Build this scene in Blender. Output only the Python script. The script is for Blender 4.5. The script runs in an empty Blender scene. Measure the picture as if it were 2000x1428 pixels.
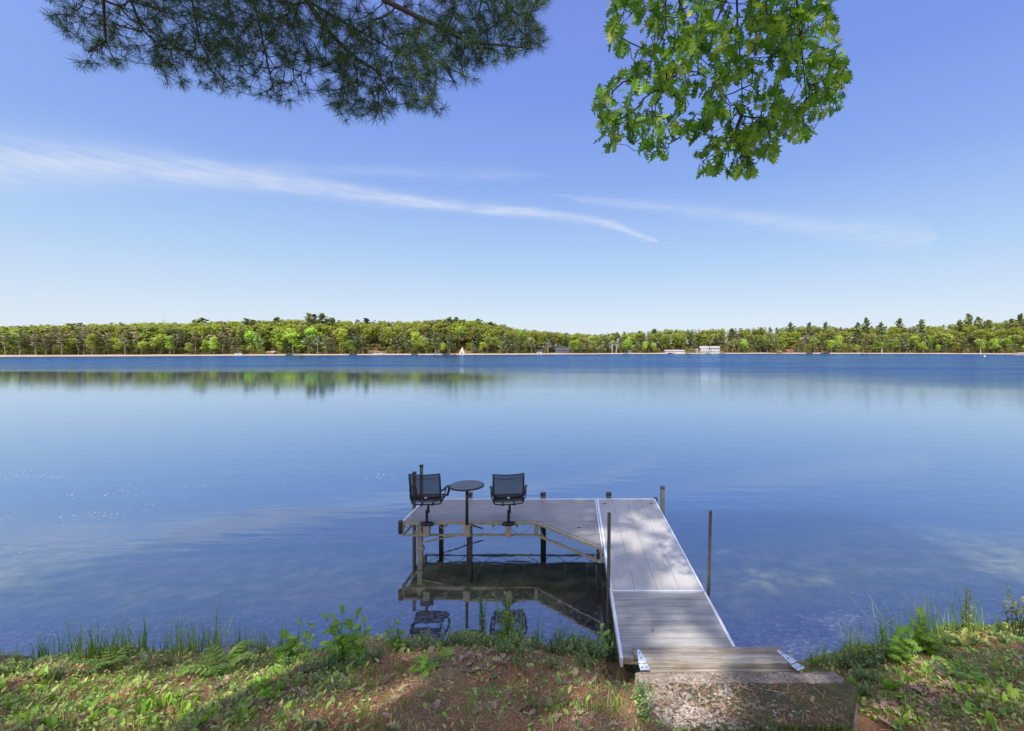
import bpy, math, random
import numpy as np
from mathutils import Vector, Matrix
random.seed(11); rng = np.random.default_rng(11)
sc = bpy.context.scene; COL = sc.collection
R = math.radians
F_, CX, HY, H = 889.0, 1122.0, 684.0, 3.83          # focal length (px), vanishing point, camera height over the lake
DECK = 0.715
def at(px, py, z):                                   # where a sight line meets the level z
    Y = (H-z)*F_/(py-HY); return Vector(((px-CX)/F_*Y, Y, z))
S_ = np.array([-0.22, -0.74, 0.88]); S_ /= np.linalg.norm(S_)   # direction to the sun

# ------------------------------------------------------------------ tagging
def tag(o, label=None, cat=None, group=None, kind=None):
    if label: o['label'] = label
    if cat: o['category'] = cat
    if group: o['group'] = group
    if kind: o['kind'] = kind
    return o
def thing(name, label, cat, loc=(0,0,0), rz=0, group=None):
    o = bpy.data.objects.new(name, None); COL.objects.link(o); o.empty_display_size = .1
    o.location = loc; o.rotation_euler = (0,0,rz); return tag(o, label, cat, group)
def mesh_obj(name, V, F, mat, parent=None, smooth=False, bevel=0):
    me = bpy.data.meshes.new(name)
    V = np.asarray(V, dtype=float)
    me.from_pydata(V.tolist(), [], F if isinstance(F, list) else F.tolist()); me.update()
    me.materials.append(mat)
    if smooth: me.polygons.foreach_set('use_smooth', np.ones(len(me.polygons), bool))
    o = bpy.data.objects.new(name, me); COL.objects.link(o)
    if parent: o.parent = parent
    if bevel:
        b = o.modifiers.new('bevel', 'BEVEL'); b.width = bevel; b.segments = 2; b.limit_method = 'ANGLE'; b.angle_limit = R(40)
    return o
def copy_tree(o, parent=None):
    c = o.copy(); COL.objects.link(c); c.parent = parent
    for ch in list(o.children): copy_tree(ch, c)
    return c

class MB:
    def __init__(s): s.V = []; s.F = []
    def add(s, V, F):
        n = len(s.V); s.V += [tuple(v) for v in V]; s.F += [[i+n for i in f] for f in F]; return s
    def box(s, x0, x1, y0, y1, z0, z1):
        return s.add([(x0,y0,z0),(x1,y0,z0),(x1,y1,z0),(x0,y1,z0),(x0,y0,z1),(x1,y0,z1),(x1,y1,z1),(x0,y1,z1)],
            [[3,2,1,0],[4,5,6,7],[0,1,5,4],[1,2,6,5],[2,3,7,6],[3,0,4,7]])
    def bar(s, p, q, w, h, up=(0,0,1)):
        p = Vector(p); q = Vector(q); d = (q-p).normalized(); up = Vector(up)
        if abs(d.dot(up)) > .98: up = Vector((0,1,0))
        a = d.cross(up).normalized()*w/2; b = a.cross(d).normalized()*h/2
        V = [p-a-b, p+a-b, p+a+b, p-a+b, q-a-b, q+a-b, q+a+b, q-a+b]
        return s.add(V, [[3,2,1,0],[4,5,6,7],[0,1,5,4],[1,2,6,5],[2,3,7,6],[3,0,4,7]])
    def tube(s, pts, r, n=8, cap=True):
        pts = [Vector(p) for p in pts]; rs = r if isinstance(r, (list,tuple)) else [r]*len(pts)
        V = []; F = []; a = None
        for i, p in enumerate(pts):
            d = (pts[min(i+1,len(pts)-1)]-pts[max(i-1,0)]).normalized()
            if a is None:
                a = d.cross(Vector((0,0,1)) if abs(d.z) < .9 else Vector((0,1,0))).normalized()
            else: a = (a-d*a.dot(d)).normalized()
            b = d.cross(a)
            for k in range(n):
                t = 2*math.pi*k/n; V.append(p+(a*math.cos(t)+b*math.sin(t))*rs[i])
        for i in range(len(pts)-1):
            for k in range(n):
                F.append([i*n+k, i*n+(k+1)%n, (i+1)*n+(k+1)%n, (i+1)*n+k])
        if cap: F.append(list(range(n))[::-1]); F.append([(len(pts)-1)*n+k for k in range(n)])
        return s.add(V, F)
    def lathe(s, prof, c=(0,0,0), n=24):
        V = []; F = []
        for (r,z) in prof:
            for k in range(n):
                t = 2*math.pi*k/n; V.append((c[0]+r*math.cos(t), c[1]+r*math.sin(t), c[2]+z))
        for i in range(len(prof)-1):
            for k in range(n): F.append([i*n+k, i*n+(k+1)%n, (i+1)*n+(k+1)%n, (i+1)*n+k])
        F.append(list(range(n))[::-1]); F.append([(len(prof)-1)*n+k for k in range(n)])
        return s.add(V, F)
    def prism(s, poly, z0, z1):
        n = len(poly); V = [(x,y,z0) for x,y in poly]+[(x,y,z1) for x,y in poly]
        return s.add(V, [list(range(n))[::-1], [n+i for i in range(n)]]+[[i,(i+1)%n,n+(i+1)%n,n+i] for i in range(n)])
    def build(s, name, mat, parent=None, smooth=False, bevel=0): return mesh_obj(name, s.V, s.F, mat, parent, smooth, bevel)

def scatter(tv, tf, pos, mats, scale):
    """many copies of a leaf template as one vertex/face set"""
    tv = np.asarray(tv, float); N = len(pos); n = len(tv)
    V = np.einsum('nij,kj->nki', mats, tv)*np.asarray(scale).reshape(-1,1,1)+np.asarray(pos)[:,None,:]
    F = []
    for i in range(N):
        o = i*n
        for f in tf: F.append([o+k for k in f])
    return V.reshape(-1,3), F
def frames(dirs, roll=None):
    """matrices whose y axis follows dirs and whose z axis points roughly up"""
    d = np.asarray(dirs, float); d = d/np.linalg.norm(d, axis=1, keepdims=True)
    ref = np.tile(np.array([0,0,1.0]), (len(d),1)); ref[np.abs(d[:,2])>.97] = (0,1,0)
    x = np.cross(d, ref); x /= np.linalg.norm(x, axis=1, keepdims=True); z = np.cross(x, d)
    if roll is not None:
        c = np.cos(roll)[:,None]; s = np.sin(roll)[:,None]; x, z = x*c+z*s, z*c-x*s
    return np.stack([x, d, z], axis=2)
def rand_dirs(n):
    v = rng.normal(size=(n,3)); return v/np.linalg.norm(v, axis=1, keepdims=True)

# ------------------------------------------------------------------ materials
class NT:
    def __init__(s, m): s.t = m.node_tree; s.t.nodes.clear()
    def n(s, typ, **kw):
        nd = s.t.nodes.new(typ)
        for k, v in kw.items():
            if k.startswith('i_'):
                key = k[2:]; key = int(key) if key.isdigit() else key.replace('_', ' ')
                if hasattr(v, 'is_output') or isinstance(v, bpy.types.NodeSocket): s.t.links.new(v, nd.inputs[key])
                else: nd.inputs[key].default_value = v
            else: setattr(nd, k, v)
        return nd
    def ln(s, a, b): s.t.links.new(a, b)
    def math(s, op, a, b=None, c=None, clamp=False):
        nd = s.n('ShaderNodeMath', operation=op); nd.use_clamp = clamp
        for i, v in enumerate((a,b,c)):
            if v is None: continue
            if isinstance(v, bpy.types.NodeSocket): s.ln(v, nd.inputs[i])
            else: nd.inputs[i].default_value = v
        return nd.outputs[0]
    def ramp(s, fac, stops, interp='LINEAR'):
        nd = s.n('ShaderNodeValToRGB'); s.ln(fac, nd.inputs[0]); e = nd.color_ramp; e.interpolation = interp
        while len(e.elements) < len(stops): e.elements.new(0.5)
        for el, (p, c) in zip(e.elements, stops): el.position = p; el.color = (*c, 1) if len(c) == 3 else c
        return nd.outputs[0]
    def mix(s, fac, a, b, blend='MIX'):
        nd = s.n('ShaderNodeMix', data_type='RGBA', blend_type=blend)
        for i, v in ((0,fac),(6,a),(7,b)):
            if isinstance(v, bpy.types.NodeSocket): s.ln(v, nd.inputs[i])
            else: nd.inputs[i].default_value = v if i == 0 else ((*v,1) if len(v) == 3 else v)
        return nd.outputs[2]
    def noise(s, vec, scale, detail=4, rough=.55, dist=0):
        nd = s.n('ShaderNodeTexNoise'); nd.inputs['Scale'].default_value = scale; nd.inputs['Detail'].default_value = detail
        nd.inputs['Roughness'].default_value = rough; nd.inputs['Distortion'].default_value = dist
        if vec is not None: s.ln(vec, nd.inputs['Vector'])
        return nd.outputs['Fac']
    def mapping(s, vec, sc_=(1,1,1), rot=(0,0,0)):
        nd = s.n('ShaderNodeMapping'); s.ln(vec, nd.inputs[0]); nd.inputs['Scale'].default_value = sc_; nd.inputs['Rotation'].default_value = rot
        return nd.outputs[0]
    def pos(s): return s.n('ShaderNodeNewGeometry').outputs['Position']
    def obj(s): return s.n('ShaderNodeTexCoord').outputs['Object']
    def out(s, sh): s.ln(sh, s.n('ShaderNodeOutputMaterial').inputs[0])
def new_mat(name):
    m = bpy.data.materials.new(name); m.use_nodes = True; return m, NT(m)
def pbr(name, ca, cb, scale=8, rough=.6, metal=0, bump=.15, stretch=(1,1,1), spec=.5, bscale=None, rough_var=.15):
    m, t = new_mat(name); v = t.mapping(t.obj(), stretch)
    f = t.noise(v, scale, 6, .6); col = t.mix(t.math('SMOOTHSTEP', f, .3, .7) if False else t.ramp(f, [(.3,(0,0,0)),(.7,(1,1,1))]), ca, cb)
    b = t.n('ShaderNodeBsdfPrincipled'); t.ln(col, b.inputs['Base Color'])
    g = t.noise(v, scale*3.1, 3); t.ln(t.math('MULTIPLY_ADD', g, rough_var*2, rough-rough_var), b.inputs['Roughness'])
    b.inputs['Metallic'].default_value = metal; b.inputs['Specular IOR Level'].default_value = spec
    if bump:
        bp = t.n('ShaderNodeBump'); bp.inputs['Strength'].default_value = bump; bp.inputs['Distance'].default_value = .01
        t.ln(t.noise(v, bscale or scale*6, 5), bp.inputs['Height']); t.ln(bp.outputs[0], b.inputs['Normal'])
    t.out(b.outputs[0]); return m
def leafm(name, stops, trans=.35, rough=.5, spec=.3, perobj=0.0, vary=.25, tcol=(1.0,1.15,.45)):
    m, t = new_mat(name); g = t.n('ShaderNodeNewGeometry')
    col = t.ramp(g.outputs['Random Per Island'], stops)
    if perobj:
        oi = t.n('ShaderNodeObjectInfo')
        hs = t.n('ShaderNodeHueSaturation'); t.ln(col, hs.inputs['Color'])
        t.ln(t.math('MULTIPLY_ADD', oi.outputs['Random'], .05*perobj, .5-.025*perobj), hs.inputs['Hue'])
        r2 = t.math('FRACT', t.math('MULTIPLY', oi.outputs['Random'], 7.31))
        t.ln(t.math('MULTIPLY_ADD', r2, .7*perobj, 1-.35*perobj), hs.inputs['Value']); col = hs.outputs[0]
    f = t.noise(g.outputs['Position'], 9, 3)
    col = t.mix(1.0, col, t.ramp(f, [(.25,(1-vary,)*3),(.75,(1+vary,)*3)]), 'MULTIPLY')
    b = t.n('ShaderNodeBsdfPrincipled'); t.ln(col, b.inputs['Base Color']); b.inputs['Roughness'].default_value = rough
    b.inputs['Specular IOR Level'].default_value = spec
    if trans:
        tr = t.n('ShaderNodeBsdfTranslucent'); t.ln(t.mix(1.0, col, tcol, 'MULTIPLY'), tr.inputs[0])
        mx = t.n('ShaderNodeMixShader'); mx.inputs[0].default_value = trans
        t.ln(b.outputs[0], mx.inputs[1]); t.ln(tr.outputs[0], mx.inputs[2]); t.out(mx.outputs[0])
    else: t.out(b.outputs[0])
    return m

M = {}
M['alu_deck'] = pbr('ribbed_aluminium', (.33,.315,.30), (.52,.50,.475), 2.2, .48, .05, .1, (1,.25,1), .5)
M['alu_trim'] = pbr('aluminium_trim', (.68,.69,.70), (.78,.79,.80), 6, .38, .2, .05)
M['ramp'] = pbr('weathered_ribbed_ramp', (.26,.25,.25), (.44,.425,.41), 5, .55, .05, .3, (.35,3,1), .4)
M['steel'] = pbr('galvanised_brown_steel', (.28,.23,.155), (.45,.39,.28), 14, .45, .2, .3)
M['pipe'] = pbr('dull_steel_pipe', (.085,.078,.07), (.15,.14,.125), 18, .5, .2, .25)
M['darkleg'] = pbr('dark_steel', (.035,.032,.03), (.07,.065,.055), 14, .5, .3, .2)  # darker steel for the back truss and most under-deck legs
M['black'] = pbr('black_powder_coat', (.012,.012,.014), (.022,.022,.024), 20, .42, .1, .05)
M['cap'] = pbr('black_plastic_cap', (.02,.02,.022), (.035,.035,.036), 20, .5, 0, .1)
M['tabletop'] = pbr('dark_table_slats', (.05,.05,.055), (.075,.075,.08), 12, .3, .1, .1, (8,1,1))
M['tag'] = pbr('white_tag', (.6,.6,.58), (.75,.75,.72), 30, .6)
M['concrete_side'] = pbr('old_concrete', (.10,.095,.085), (.2,.185,.165), 11, .9, 0, .8)
M['zinc'] = pbr('zinc_hinge', (.62,.68,.72), (.75,.8,.84), 22, .35, .55, .1)
M['bolt'] = pbr('dark_bolt', (.06,.06,.06), (.1,.1,.1), 20, .5, .5)
M['bark'] = pbr('rough_bark', (.045,.036,.028), (.11,.09,.07), 9, .9, 0, 1, (3,3,.6))
M['twig'] = pbr('dark_twig_bark', (.018,.014,.012), (.04,.032,.026), 14, .85, 0, .4)
M['stem'] = pbr('plant_stem', (.07,.09,.03), (.12,.12,.05), 20, .7)
M['stone'] = pbr('shore_stone', (.12,.11,.10), (.27,.25,.23), 9, .85, 0, .7)
M['deadwood'] = pbr('dead_wood', (.15,.13,.115), (.27,.25,.22), 14, .9, 0, .6)
M['cone'] = pbr('cone_scales', (.045,.028,.018), (.10,.065,.04), 30, .8, 0, .5)
# planked platform top: faint lines running along the boards
m, t = new_mat('platform_boards'); v = t.obj()
f = t.noise(t.mapping(v, (.5,9,1)), 3, 6); g = t.noise(v, 1.3, 4)
col = t.mix(t.ramp(f, [(.3,(0,0,0)),(.7,(1,1,1))]), (.17,.152,.15), (.26,.235,.225))
col = t.mix(t.ramp(g, [(.45,(0,0,0)),(.75,(.45,.45,.45))]), col, (.40,.385,.38))
sc2 = t.ramp(t.noise(v, 7, 8, .8), [(.60,(0,0,0)),(.66,(.55,.55,.55))]); col = t.mix(sc2, col, (.33,.32,.30))
b = t.n('ShaderNodeBsdfPrincipled'); t.ln(col, b.inputs['Base Color']); t.ln(t.math('MULTIPLY_ADD', g, .3, .28), b.inputs['Roughness'])
bp = t.n('ShaderNodeBump'); bp.inputs['Strength'].default_value = .15; bp.inputs['Distance'].default_value = .006; t.ln(f, bp.inputs['Height']); t.ln(bp.outputs[0], b.inputs['Normal'])
t.out(b.outputs[0]); M['platform'] = m
# old timber
m, t = new_mat('weathered_timber'); v = t.obj()
f = t.noise(t.mapping(v, (.8,18,18)), 3, 8, .65, .6); g = t.noise(v, 4, 5)
col = t.ramp(f, [(.3,(.17,.145,.12)),(.5,(.38,.345,.30)),(.72,(.54,.50,.445))])
col = t.mix(t.ramp(g, [(.5,(0,0,0)),(.7,(.6,.6,.6))]), col, (.22,.15,.085))
b = t.n('ShaderNodeBsdfPrincipled'); oi = t.n('ShaderNodeObjectInfo'); col = t.mix(oi.outputs['Random'], col, t.mix(1.0, col, (.66,.62,.58), 'MULTIPLY'))
t.ln(col, b.inputs['Base Color']); b.inputs['Roughness'].default_value = .85
bp = t.n('ShaderNodeBump'); bp.inputs['Strength'].default_value = .7; bp.inputs['Distance'].default_value = .008; t.ln(f, bp.inputs['Height']); t.ln(bp.outputs[0], b.inputs['Normal'])
t.out(b.outputs[0]); M['timber'] = m
# exposed aggregate concrete with moss and lichen
m, t = new_mat('mossy_aggregate_concrete'); v = t.pos()
vo = t.n('ShaderNodeTexVoronoi'); vo.inputs['Scale'].default_value = 62; t.ln(v, vo.inputs['Vector'])
pe = t.ramp(t.n('ShaderNodeSeparateColor', i_0=vo.outputs['Color']).outputs[0], [(0,(.36,.31,.255)),(.35,(.52,.44,.365)),(.7,(.64,.55,.46)),(1,(.78,.69,.59))])
pe = t.mix(t.ramp(vo.outputs['Distance'], [(.35,(0,0,0)),(.7,(.5,.5,.5))]), pe, (.16,.14,.12))
mo = t.math('ADD', t.math('MULTIPLY', t.noise(v, 26, 10, .72), .66), t.math('ADD', t.math('MULTIPLY', t.noise(v, 5.0, 4, .6), .24), t.math('MULTIPLY', t.n('ShaderNodeMapRange', i_0=t.n('ShaderNodeSeparateXYZ', i_0=v).outputs[0], i_1=.5, i_2=2.2).outputs[0], .15)))
mk = t.ramp(mo, [(.485,(0,0,0)),(.53,(1,1,1))])
# moss only grows on the top slab
zz = t.n('ShaderNodeSeparateXYZ', i_0=v).outputs
mk2 = t.math('MULTIPLY', mk, t.math('MULTIPLY_ADD', zz[2], 12, -10.4, True))
moss = t.mix(t.noise(v, 30, 4), (.014,.014,.006), (.125,.11,.03))
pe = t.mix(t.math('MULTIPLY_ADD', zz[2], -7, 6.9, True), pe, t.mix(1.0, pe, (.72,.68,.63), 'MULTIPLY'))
pe = t.mix(t.ramp(t.noise(v, 3.2, 6, .7), [(.42,(0,0,0)),(.62,(.8,.8,.8))]), pe, t.mix(1.0, pe, (.42,.38,.31), 'MULTIPLY'))
col = t.mix(mk2, pe, moss)
li = t.n('ShaderNodeTexVoronoi'); li.inputs['Scale'].default_value = 38; t.ln(v, li.inputs['Vector'])
lk = t.math('MULTIPLY', t.ramp(t.math('ADD', li.outputs['Distance'], t.math('MULTIPLY', t.noise(v, 60, 3), .25)), [(.25,(1,1,1)),(.33,(0,0,0))]), t.ramp(t.noise(v, 7, 4), [(.48,(0,0,0)),(.58,(1,1,1))]))
col = t.mix(t.math('MULTIPLY', lk, .7), col, (.36,.32,.27))
b = t.n('ShaderNodeBsdfPrincipled'); t.ln(col, b.inputs['Base Color']); b.inputs['Roughness'].default_value = .92
bp = t.n('ShaderNodeBump'); bp.inputs['Strength'].default_value = .8; bp.inputs['Distance'].default_value = .012
t.ln(t.math('SUBTRACT', t.math('MULTIPLY', mk2, .8), vo.outputs['Distance']), bp.inputs['Height']); t.ln(bp.outputs[0], b.inputs['Normal'])
t.out(b.outputs[0]); M['concrete'] = m
# sling mesh fabric, see-through weave
m, t = new_mat('sling_mesh'); tr = t.n('ShaderNodeBsdfTransparent'); d = t.n('ShaderNodeBsdfPrincipled'); d.inputs['Base Color'].default_value = (.028,.028,.032,1); d.inputs['Roughness'].default_value = .6
mx = t.n('ShaderNodeMixShader'); w = t.noise(t.mapping(t.obj(), (4,1,260)), 1, 2)
t.ln(t.math('MULTIPLY_ADD', w, .25, .66), mx.inputs[0]); t.ln(tr.outputs[0], mx.inputs[1]); t.ln(d.outputs[0], mx.inputs[2]); t.out(mx.outputs[0]); M['sling'] = m

# ------------------------------------------------------------------ near ground
lip_px = [-900,-300,0,120,250,400,500,600,680,760,900,1050,1130,1200,1260,1330,1560,1620,1680,1740,1800,1880,1960,2100,2600]
lip_py = [1300,1296,1292,1286,1278,1274,1272,1266,1258,1250,1248,1252,1258,1268,1290,1300,1300,1293,1280,1262,1250,1238,1228,1215,1205]
lipX = []; lipY = []
for a, b_ in zip(lip_px, lip_py):
    p = at(a, b_, .22); lipX.append(p.x); lipY.append(p.y+.30)
o_ = np.argsort(lipX); lipX = np.array(lipX)[o_]; lipY = np.array(lipY)[o_]
def wob(x, y, s=1.0):
    return (np.sin(x*2.1*s+1.3*np.sin(y*1.7*s))*.5+np.sin(y*3.3*s+x*1.1*s+2)*.3+np.sin(x*5.7*s-y*4.1*s+.7)*.2+np.sin(x*11.3*s+y*9.7*s)*.1)
def ground(x, y):
    x = np.asarray(x, float); y = np.asarray(y, float)
    ys = np.interp(x, lipX, lipY)+.07*np.sin(x*4.3)+.05*np.sin(x*9.1+1)
    t = ys-y
    z = np.interp(t, [-60,-8,-3,-.6,0,.12,.32,.8,2.5,6,14,60], [-3.6,-.95,-.52,-.13,0,.11,.22,.37,1.06,2.05,3.2,5])
    z = z+np.where(t>0, np.clip(t,0,.5)*2*(.045*wob(x,y)+.02*wob(x+3,y+1,3.1)), .012*wob(x,y,2.3))
    z = z+.16*np.exp(-((x+.9)/1.1)**2-((y-4.75)/.45)**2)                     # needle-covered mound
    z = z+.10*np.clip((x-2.9)/1.2, 0, 1)*np.clip(t/.6, 0, 1)
    z = z+.16*np.exp(-((x-.42)/.16)**2-((y-3.62)/.3)**2)
    inst = (x>np.where(y<3.9,.66,.55))&(x<np.where(y<3.9,2.06+(y-3.42)*.6,2.62))&(y>3.45)&(y<4.75); z = np.where(inst, np.minimum(z, .98-(y-3.2)*.48), z)
    inr = (x>.3)&(x<2.3)&(y>=4.4)&(y<6.2); z = np.where(inr, np.minimum(z, .42-.3*(y-4.4)), z)
    return z
def hit(px, py):
    ys = np.linspace(2.6, 7.5, 700); x = (px-CX)/F_*ys; z = H-(py-HY)/F_*ys
    k = np.argmax(z < ground(x, ys)); return Vector((x[k], ys[k], float(ground(x[k], ys[k]))))
def topix(p): return CX+p[0]/p[1]*F_, HY-(p[2]-H)/p[1]*F_

def axis_pts(segs):
    out = []
    for a, b_, st in segs: out += list(np.arange(a, b_, st))
    return np.array(out+[segs[-1][1]])
gx = axis_pts([(-220,-40,30),(-40,-10,3),(-10,-7.6,.4),(-7.6,7.2,.065),(7.2,10,.4),(10,40,3),(40,220,30)])
gy = axis_pts([(-60,-8,6),(-8,2.6,.5),(2.6,6.6,.055),(6.6,12,.3),(12,14,1)])
XX, YY = np.meshgrid(gx, gy); ZZ = ground(XX, YY)
nx, ny = len(gx), len(gy); idx = np.arange(nx*ny).reshape(ny, nx)
Fq = np.stack([idx[:-1,:-1], idx[:-1,1:], idx[1:,1:], idx[1:,:-1]], -1).reshape(-1,4)
m, t = new_mat('bank_soil_and_lake_bottom'); v = t.pos(); sp = t.n('ShaderNodeSeparateXYZ', i_0=v).outputs
n1 = t.noise(v, 5, 8, .7); n2 = t.noise(v, 60, 6, .7); n3 = t.noise(v, 1.3, 4)
soil = t.ramp(n2, [(.3,(.10,.046,.025)),(.5,(.29,.14,.072)),(.7,(.46,.26,.15))])
soil = t.mix(t.ramp(n3, [(.4,(0,0,0)),(.62,(1,1,1))]), soil, t.ramp(n2, [(.3,(.10,.068,.042)),(.5,(.27,.185,.11)),(.72,(.46,.34,.21))]))
soil = t.mix(t.ramp(n1, [(.55,(0,0,0)),(.75,(.75,.75,.75))]), soil, (.10,.062,.04))
vo = t.n('ShaderNodeTexVoronoi'); vo.inputs['Scale'].default_value = 15; t.ln(t.mapping(v, (1,1,.2)), vo.inputs['Vector'])
peb = t.ramp(t.n('ShaderNodeSeparateColor', i_0=vo.outputs['Color']).outputs[0], [(0,(.10,.08,.09)),(.4,(.19,.15,.17)),(.8,(.29,.24,.25)),(1,(.44,.38,.37))])
peb = t.mix(t.ramp(vo.outputs['Distance'], [(.3,(0,0,0)),(.7,(.85,.85,.85))]), peb, (.06,.05,.045))
silt = t.ramp(t.noise(v, 2.2, 7, .65), [(.3,(.08,.072,.03)),(.5,(.29,.245,.09)),(.7,(.56,.46,.2))])
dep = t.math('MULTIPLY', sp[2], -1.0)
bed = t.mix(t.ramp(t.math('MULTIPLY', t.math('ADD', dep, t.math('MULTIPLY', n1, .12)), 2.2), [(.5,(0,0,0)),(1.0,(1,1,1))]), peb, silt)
bed = t.mix(t.math('MULTIPLY', t.math('ADD', dep, t.math('MULTIPLY_ADD', n1, .2, -.58)), 3.6, None, True), bed, (.022,.066,.18))  # bed turns blue with depth, standing in for light absorbed by water
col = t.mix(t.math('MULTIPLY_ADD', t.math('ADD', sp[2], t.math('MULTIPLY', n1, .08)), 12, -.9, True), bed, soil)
b = t.n('ShaderNodeBsdfPrincipled'); t.ln(col, b.inputs['Base Color']); b.inputs['Roughness'].default_value = .95; b.inputs['Specular IOR Level'].default_value = .15
bp = t.n('ShaderNodeBump'); bp.inputs['Strength'].default_value = .9; bp.inputs['Distance'].default_value = .02; t.ln(n2, bp.inputs['Height']); t.ln(bp.outputs[0], b.inputs['Normal'])
t.out(b.outputs[0])
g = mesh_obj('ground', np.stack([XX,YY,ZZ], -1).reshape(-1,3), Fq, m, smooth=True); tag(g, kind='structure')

# deep lake bottom, painted blue for the light that deep water absorbs
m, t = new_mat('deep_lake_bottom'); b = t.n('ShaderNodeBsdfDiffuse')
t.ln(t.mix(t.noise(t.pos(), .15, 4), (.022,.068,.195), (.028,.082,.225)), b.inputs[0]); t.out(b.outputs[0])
zb = float(ground(0, 13.9))
V = []; F = []
for k, (y, z) in enumerate([(13.6, zb-.08),(30,-2.4),(80,-4.5),(1200,-5)]):
    for x in (-2500,-60,60,2500): V.append((x,y,z))
for r in range(3):
    for c in range(3): F.append([r*4+c, r*4+c+1, r*4+c+5, r*4+c+4])
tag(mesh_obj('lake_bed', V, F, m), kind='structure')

# water: reflection by the Fresnel law over a clear body; calm near, wind-rippled far out
m, t = new_mat('lake_water'); v = t.pos(); sp = t.n('ShaderNodeSeparateXYZ', i_0=v).outputs
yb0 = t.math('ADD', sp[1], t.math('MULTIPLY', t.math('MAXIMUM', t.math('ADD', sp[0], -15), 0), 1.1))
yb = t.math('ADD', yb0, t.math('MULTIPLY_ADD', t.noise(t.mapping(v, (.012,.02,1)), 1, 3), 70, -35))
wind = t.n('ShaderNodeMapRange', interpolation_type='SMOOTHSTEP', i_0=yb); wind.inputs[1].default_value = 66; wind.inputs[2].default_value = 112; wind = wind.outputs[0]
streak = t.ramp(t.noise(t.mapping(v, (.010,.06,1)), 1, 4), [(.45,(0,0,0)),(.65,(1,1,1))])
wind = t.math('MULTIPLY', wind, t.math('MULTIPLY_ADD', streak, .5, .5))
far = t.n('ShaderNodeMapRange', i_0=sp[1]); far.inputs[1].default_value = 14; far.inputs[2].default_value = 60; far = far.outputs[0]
rightm = t.n('ShaderNodeMapRange', interpolation_type='SMOOTHSTEP', i_0=t.math('ADD', sp[0], t.math('MULTIPLY_ADD', t.noise(t.mapping(v, (.02,.05,1)), 1, 3), 40, -20))); rightm.inputs[1].default_value = -22; rightm.inputs[2].default_value = 12; rightm = rightm.outputs[0]
h1 = t.noise(t.mapping(v, (1.2,4.2,1), (0,0,.12)), 1.0, 3, .5)
h2 = t.noise(t.mapping(v, (.35,1.5,1), (0,0,-.08)), 1.0, 2, .5)
h3 = t.noise(t.mapping(v, (.9,2.2,1), (0,0,.2)), 1.0, 4, .6)
hh = t.math('ADD', t.math('MULTIPLY', h1, .0024), t.math('MULTIPLY', h2, .0045))
hh = t.math('ADD', hh, t.math('MULTIPLY', h3, t.math('ADD', t.math('MULTIPLY', wind, .22), t.math('MULTIPLY_ADD', t.math('MULTIPLY', far, rightm), .035, t.math('MULTIPLY', far, .002)))))
bp = t.n('ShaderNodeBump'); bp.inputs['Strength'].default_value = 1; bp.inputs['Distance'].default_value = 1; t.ln(hh, bp.inputs['Height'])
lw = t.n('ShaderNodeLayerWeight'); lw.inputs['Blend'].default_value = .5; t.ln(bp.outputs[0], lw.inputs['Normal'])
fres = t.math('MULTIPLY_ADD', t.math('POWER', lw.outputs['Facing'], 4.3), .67, .32)
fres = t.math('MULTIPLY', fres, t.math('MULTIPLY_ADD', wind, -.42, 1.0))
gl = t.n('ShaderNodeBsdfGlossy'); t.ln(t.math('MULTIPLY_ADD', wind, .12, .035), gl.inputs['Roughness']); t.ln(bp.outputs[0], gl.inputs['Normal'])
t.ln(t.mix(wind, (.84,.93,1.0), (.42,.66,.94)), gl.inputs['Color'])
tp = t.n('ShaderNodeBsdfTransparent'); tp.inputs[0].default_value = (.80,.87,.92,1)
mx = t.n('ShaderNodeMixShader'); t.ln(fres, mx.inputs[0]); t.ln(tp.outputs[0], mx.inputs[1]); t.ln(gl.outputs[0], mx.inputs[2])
# drifting pollen film: tiny pale flecks in patches
vo = t.n('ShaderNodeTexVoronoi'); vo.inputs['Scale'].default_value = 9; t.ln(t.mapping(v, (1,.8,1)), vo.inputs['Vector'])
fl = t.math('MULTIPLY', t.ramp(vo.outputs['Distance'], [(.14,(1,1,1)),(.22,(0,0,0))]), t.ramp(t.noise(t.mapping(v, (.25,.6,1)), 1, 5, .7), [(.50,(0,0,0)),(.64,(1,1,1))]))
nearm = t.n('ShaderNodeMapRange', i_0=sp[1]); nearm.inputs[1].default_value = 22; nearm.inputs[2].default_value = 14
leftm = t.n('ShaderNodeMapRange', i_0=sp[0]); leftm.inputs[1].default_value = -3.4; leftm.inputs[2].default_value = -5.5
fl = t.math('MULTIPLY', fl, t.math('MULTIPLY', nearm.outputs[0], leftm.outputs[0]))
df = t.n('ShaderNodeBsdfDiffuse'); df.inputs[0].default_value = (.40,.40,.40,1)
mx2 = t.n('ShaderNodeMixShader'); t.ln(t.math('MULTIPLY', fl, .8), mx2.inputs[0]); t.ln(mx.outputs[0], mx2.inputs[1]); t.ln(df.outputs[0], mx2.inputs[2])
t.out(mx2.outputs[0])
tag(mesh_obj('water', [(-2500,3.5,0),(2500,3.5,0),(2500,1100,0),(-2500,1100,0)], [[0,1,2,3]], m), kind='structure')

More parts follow.
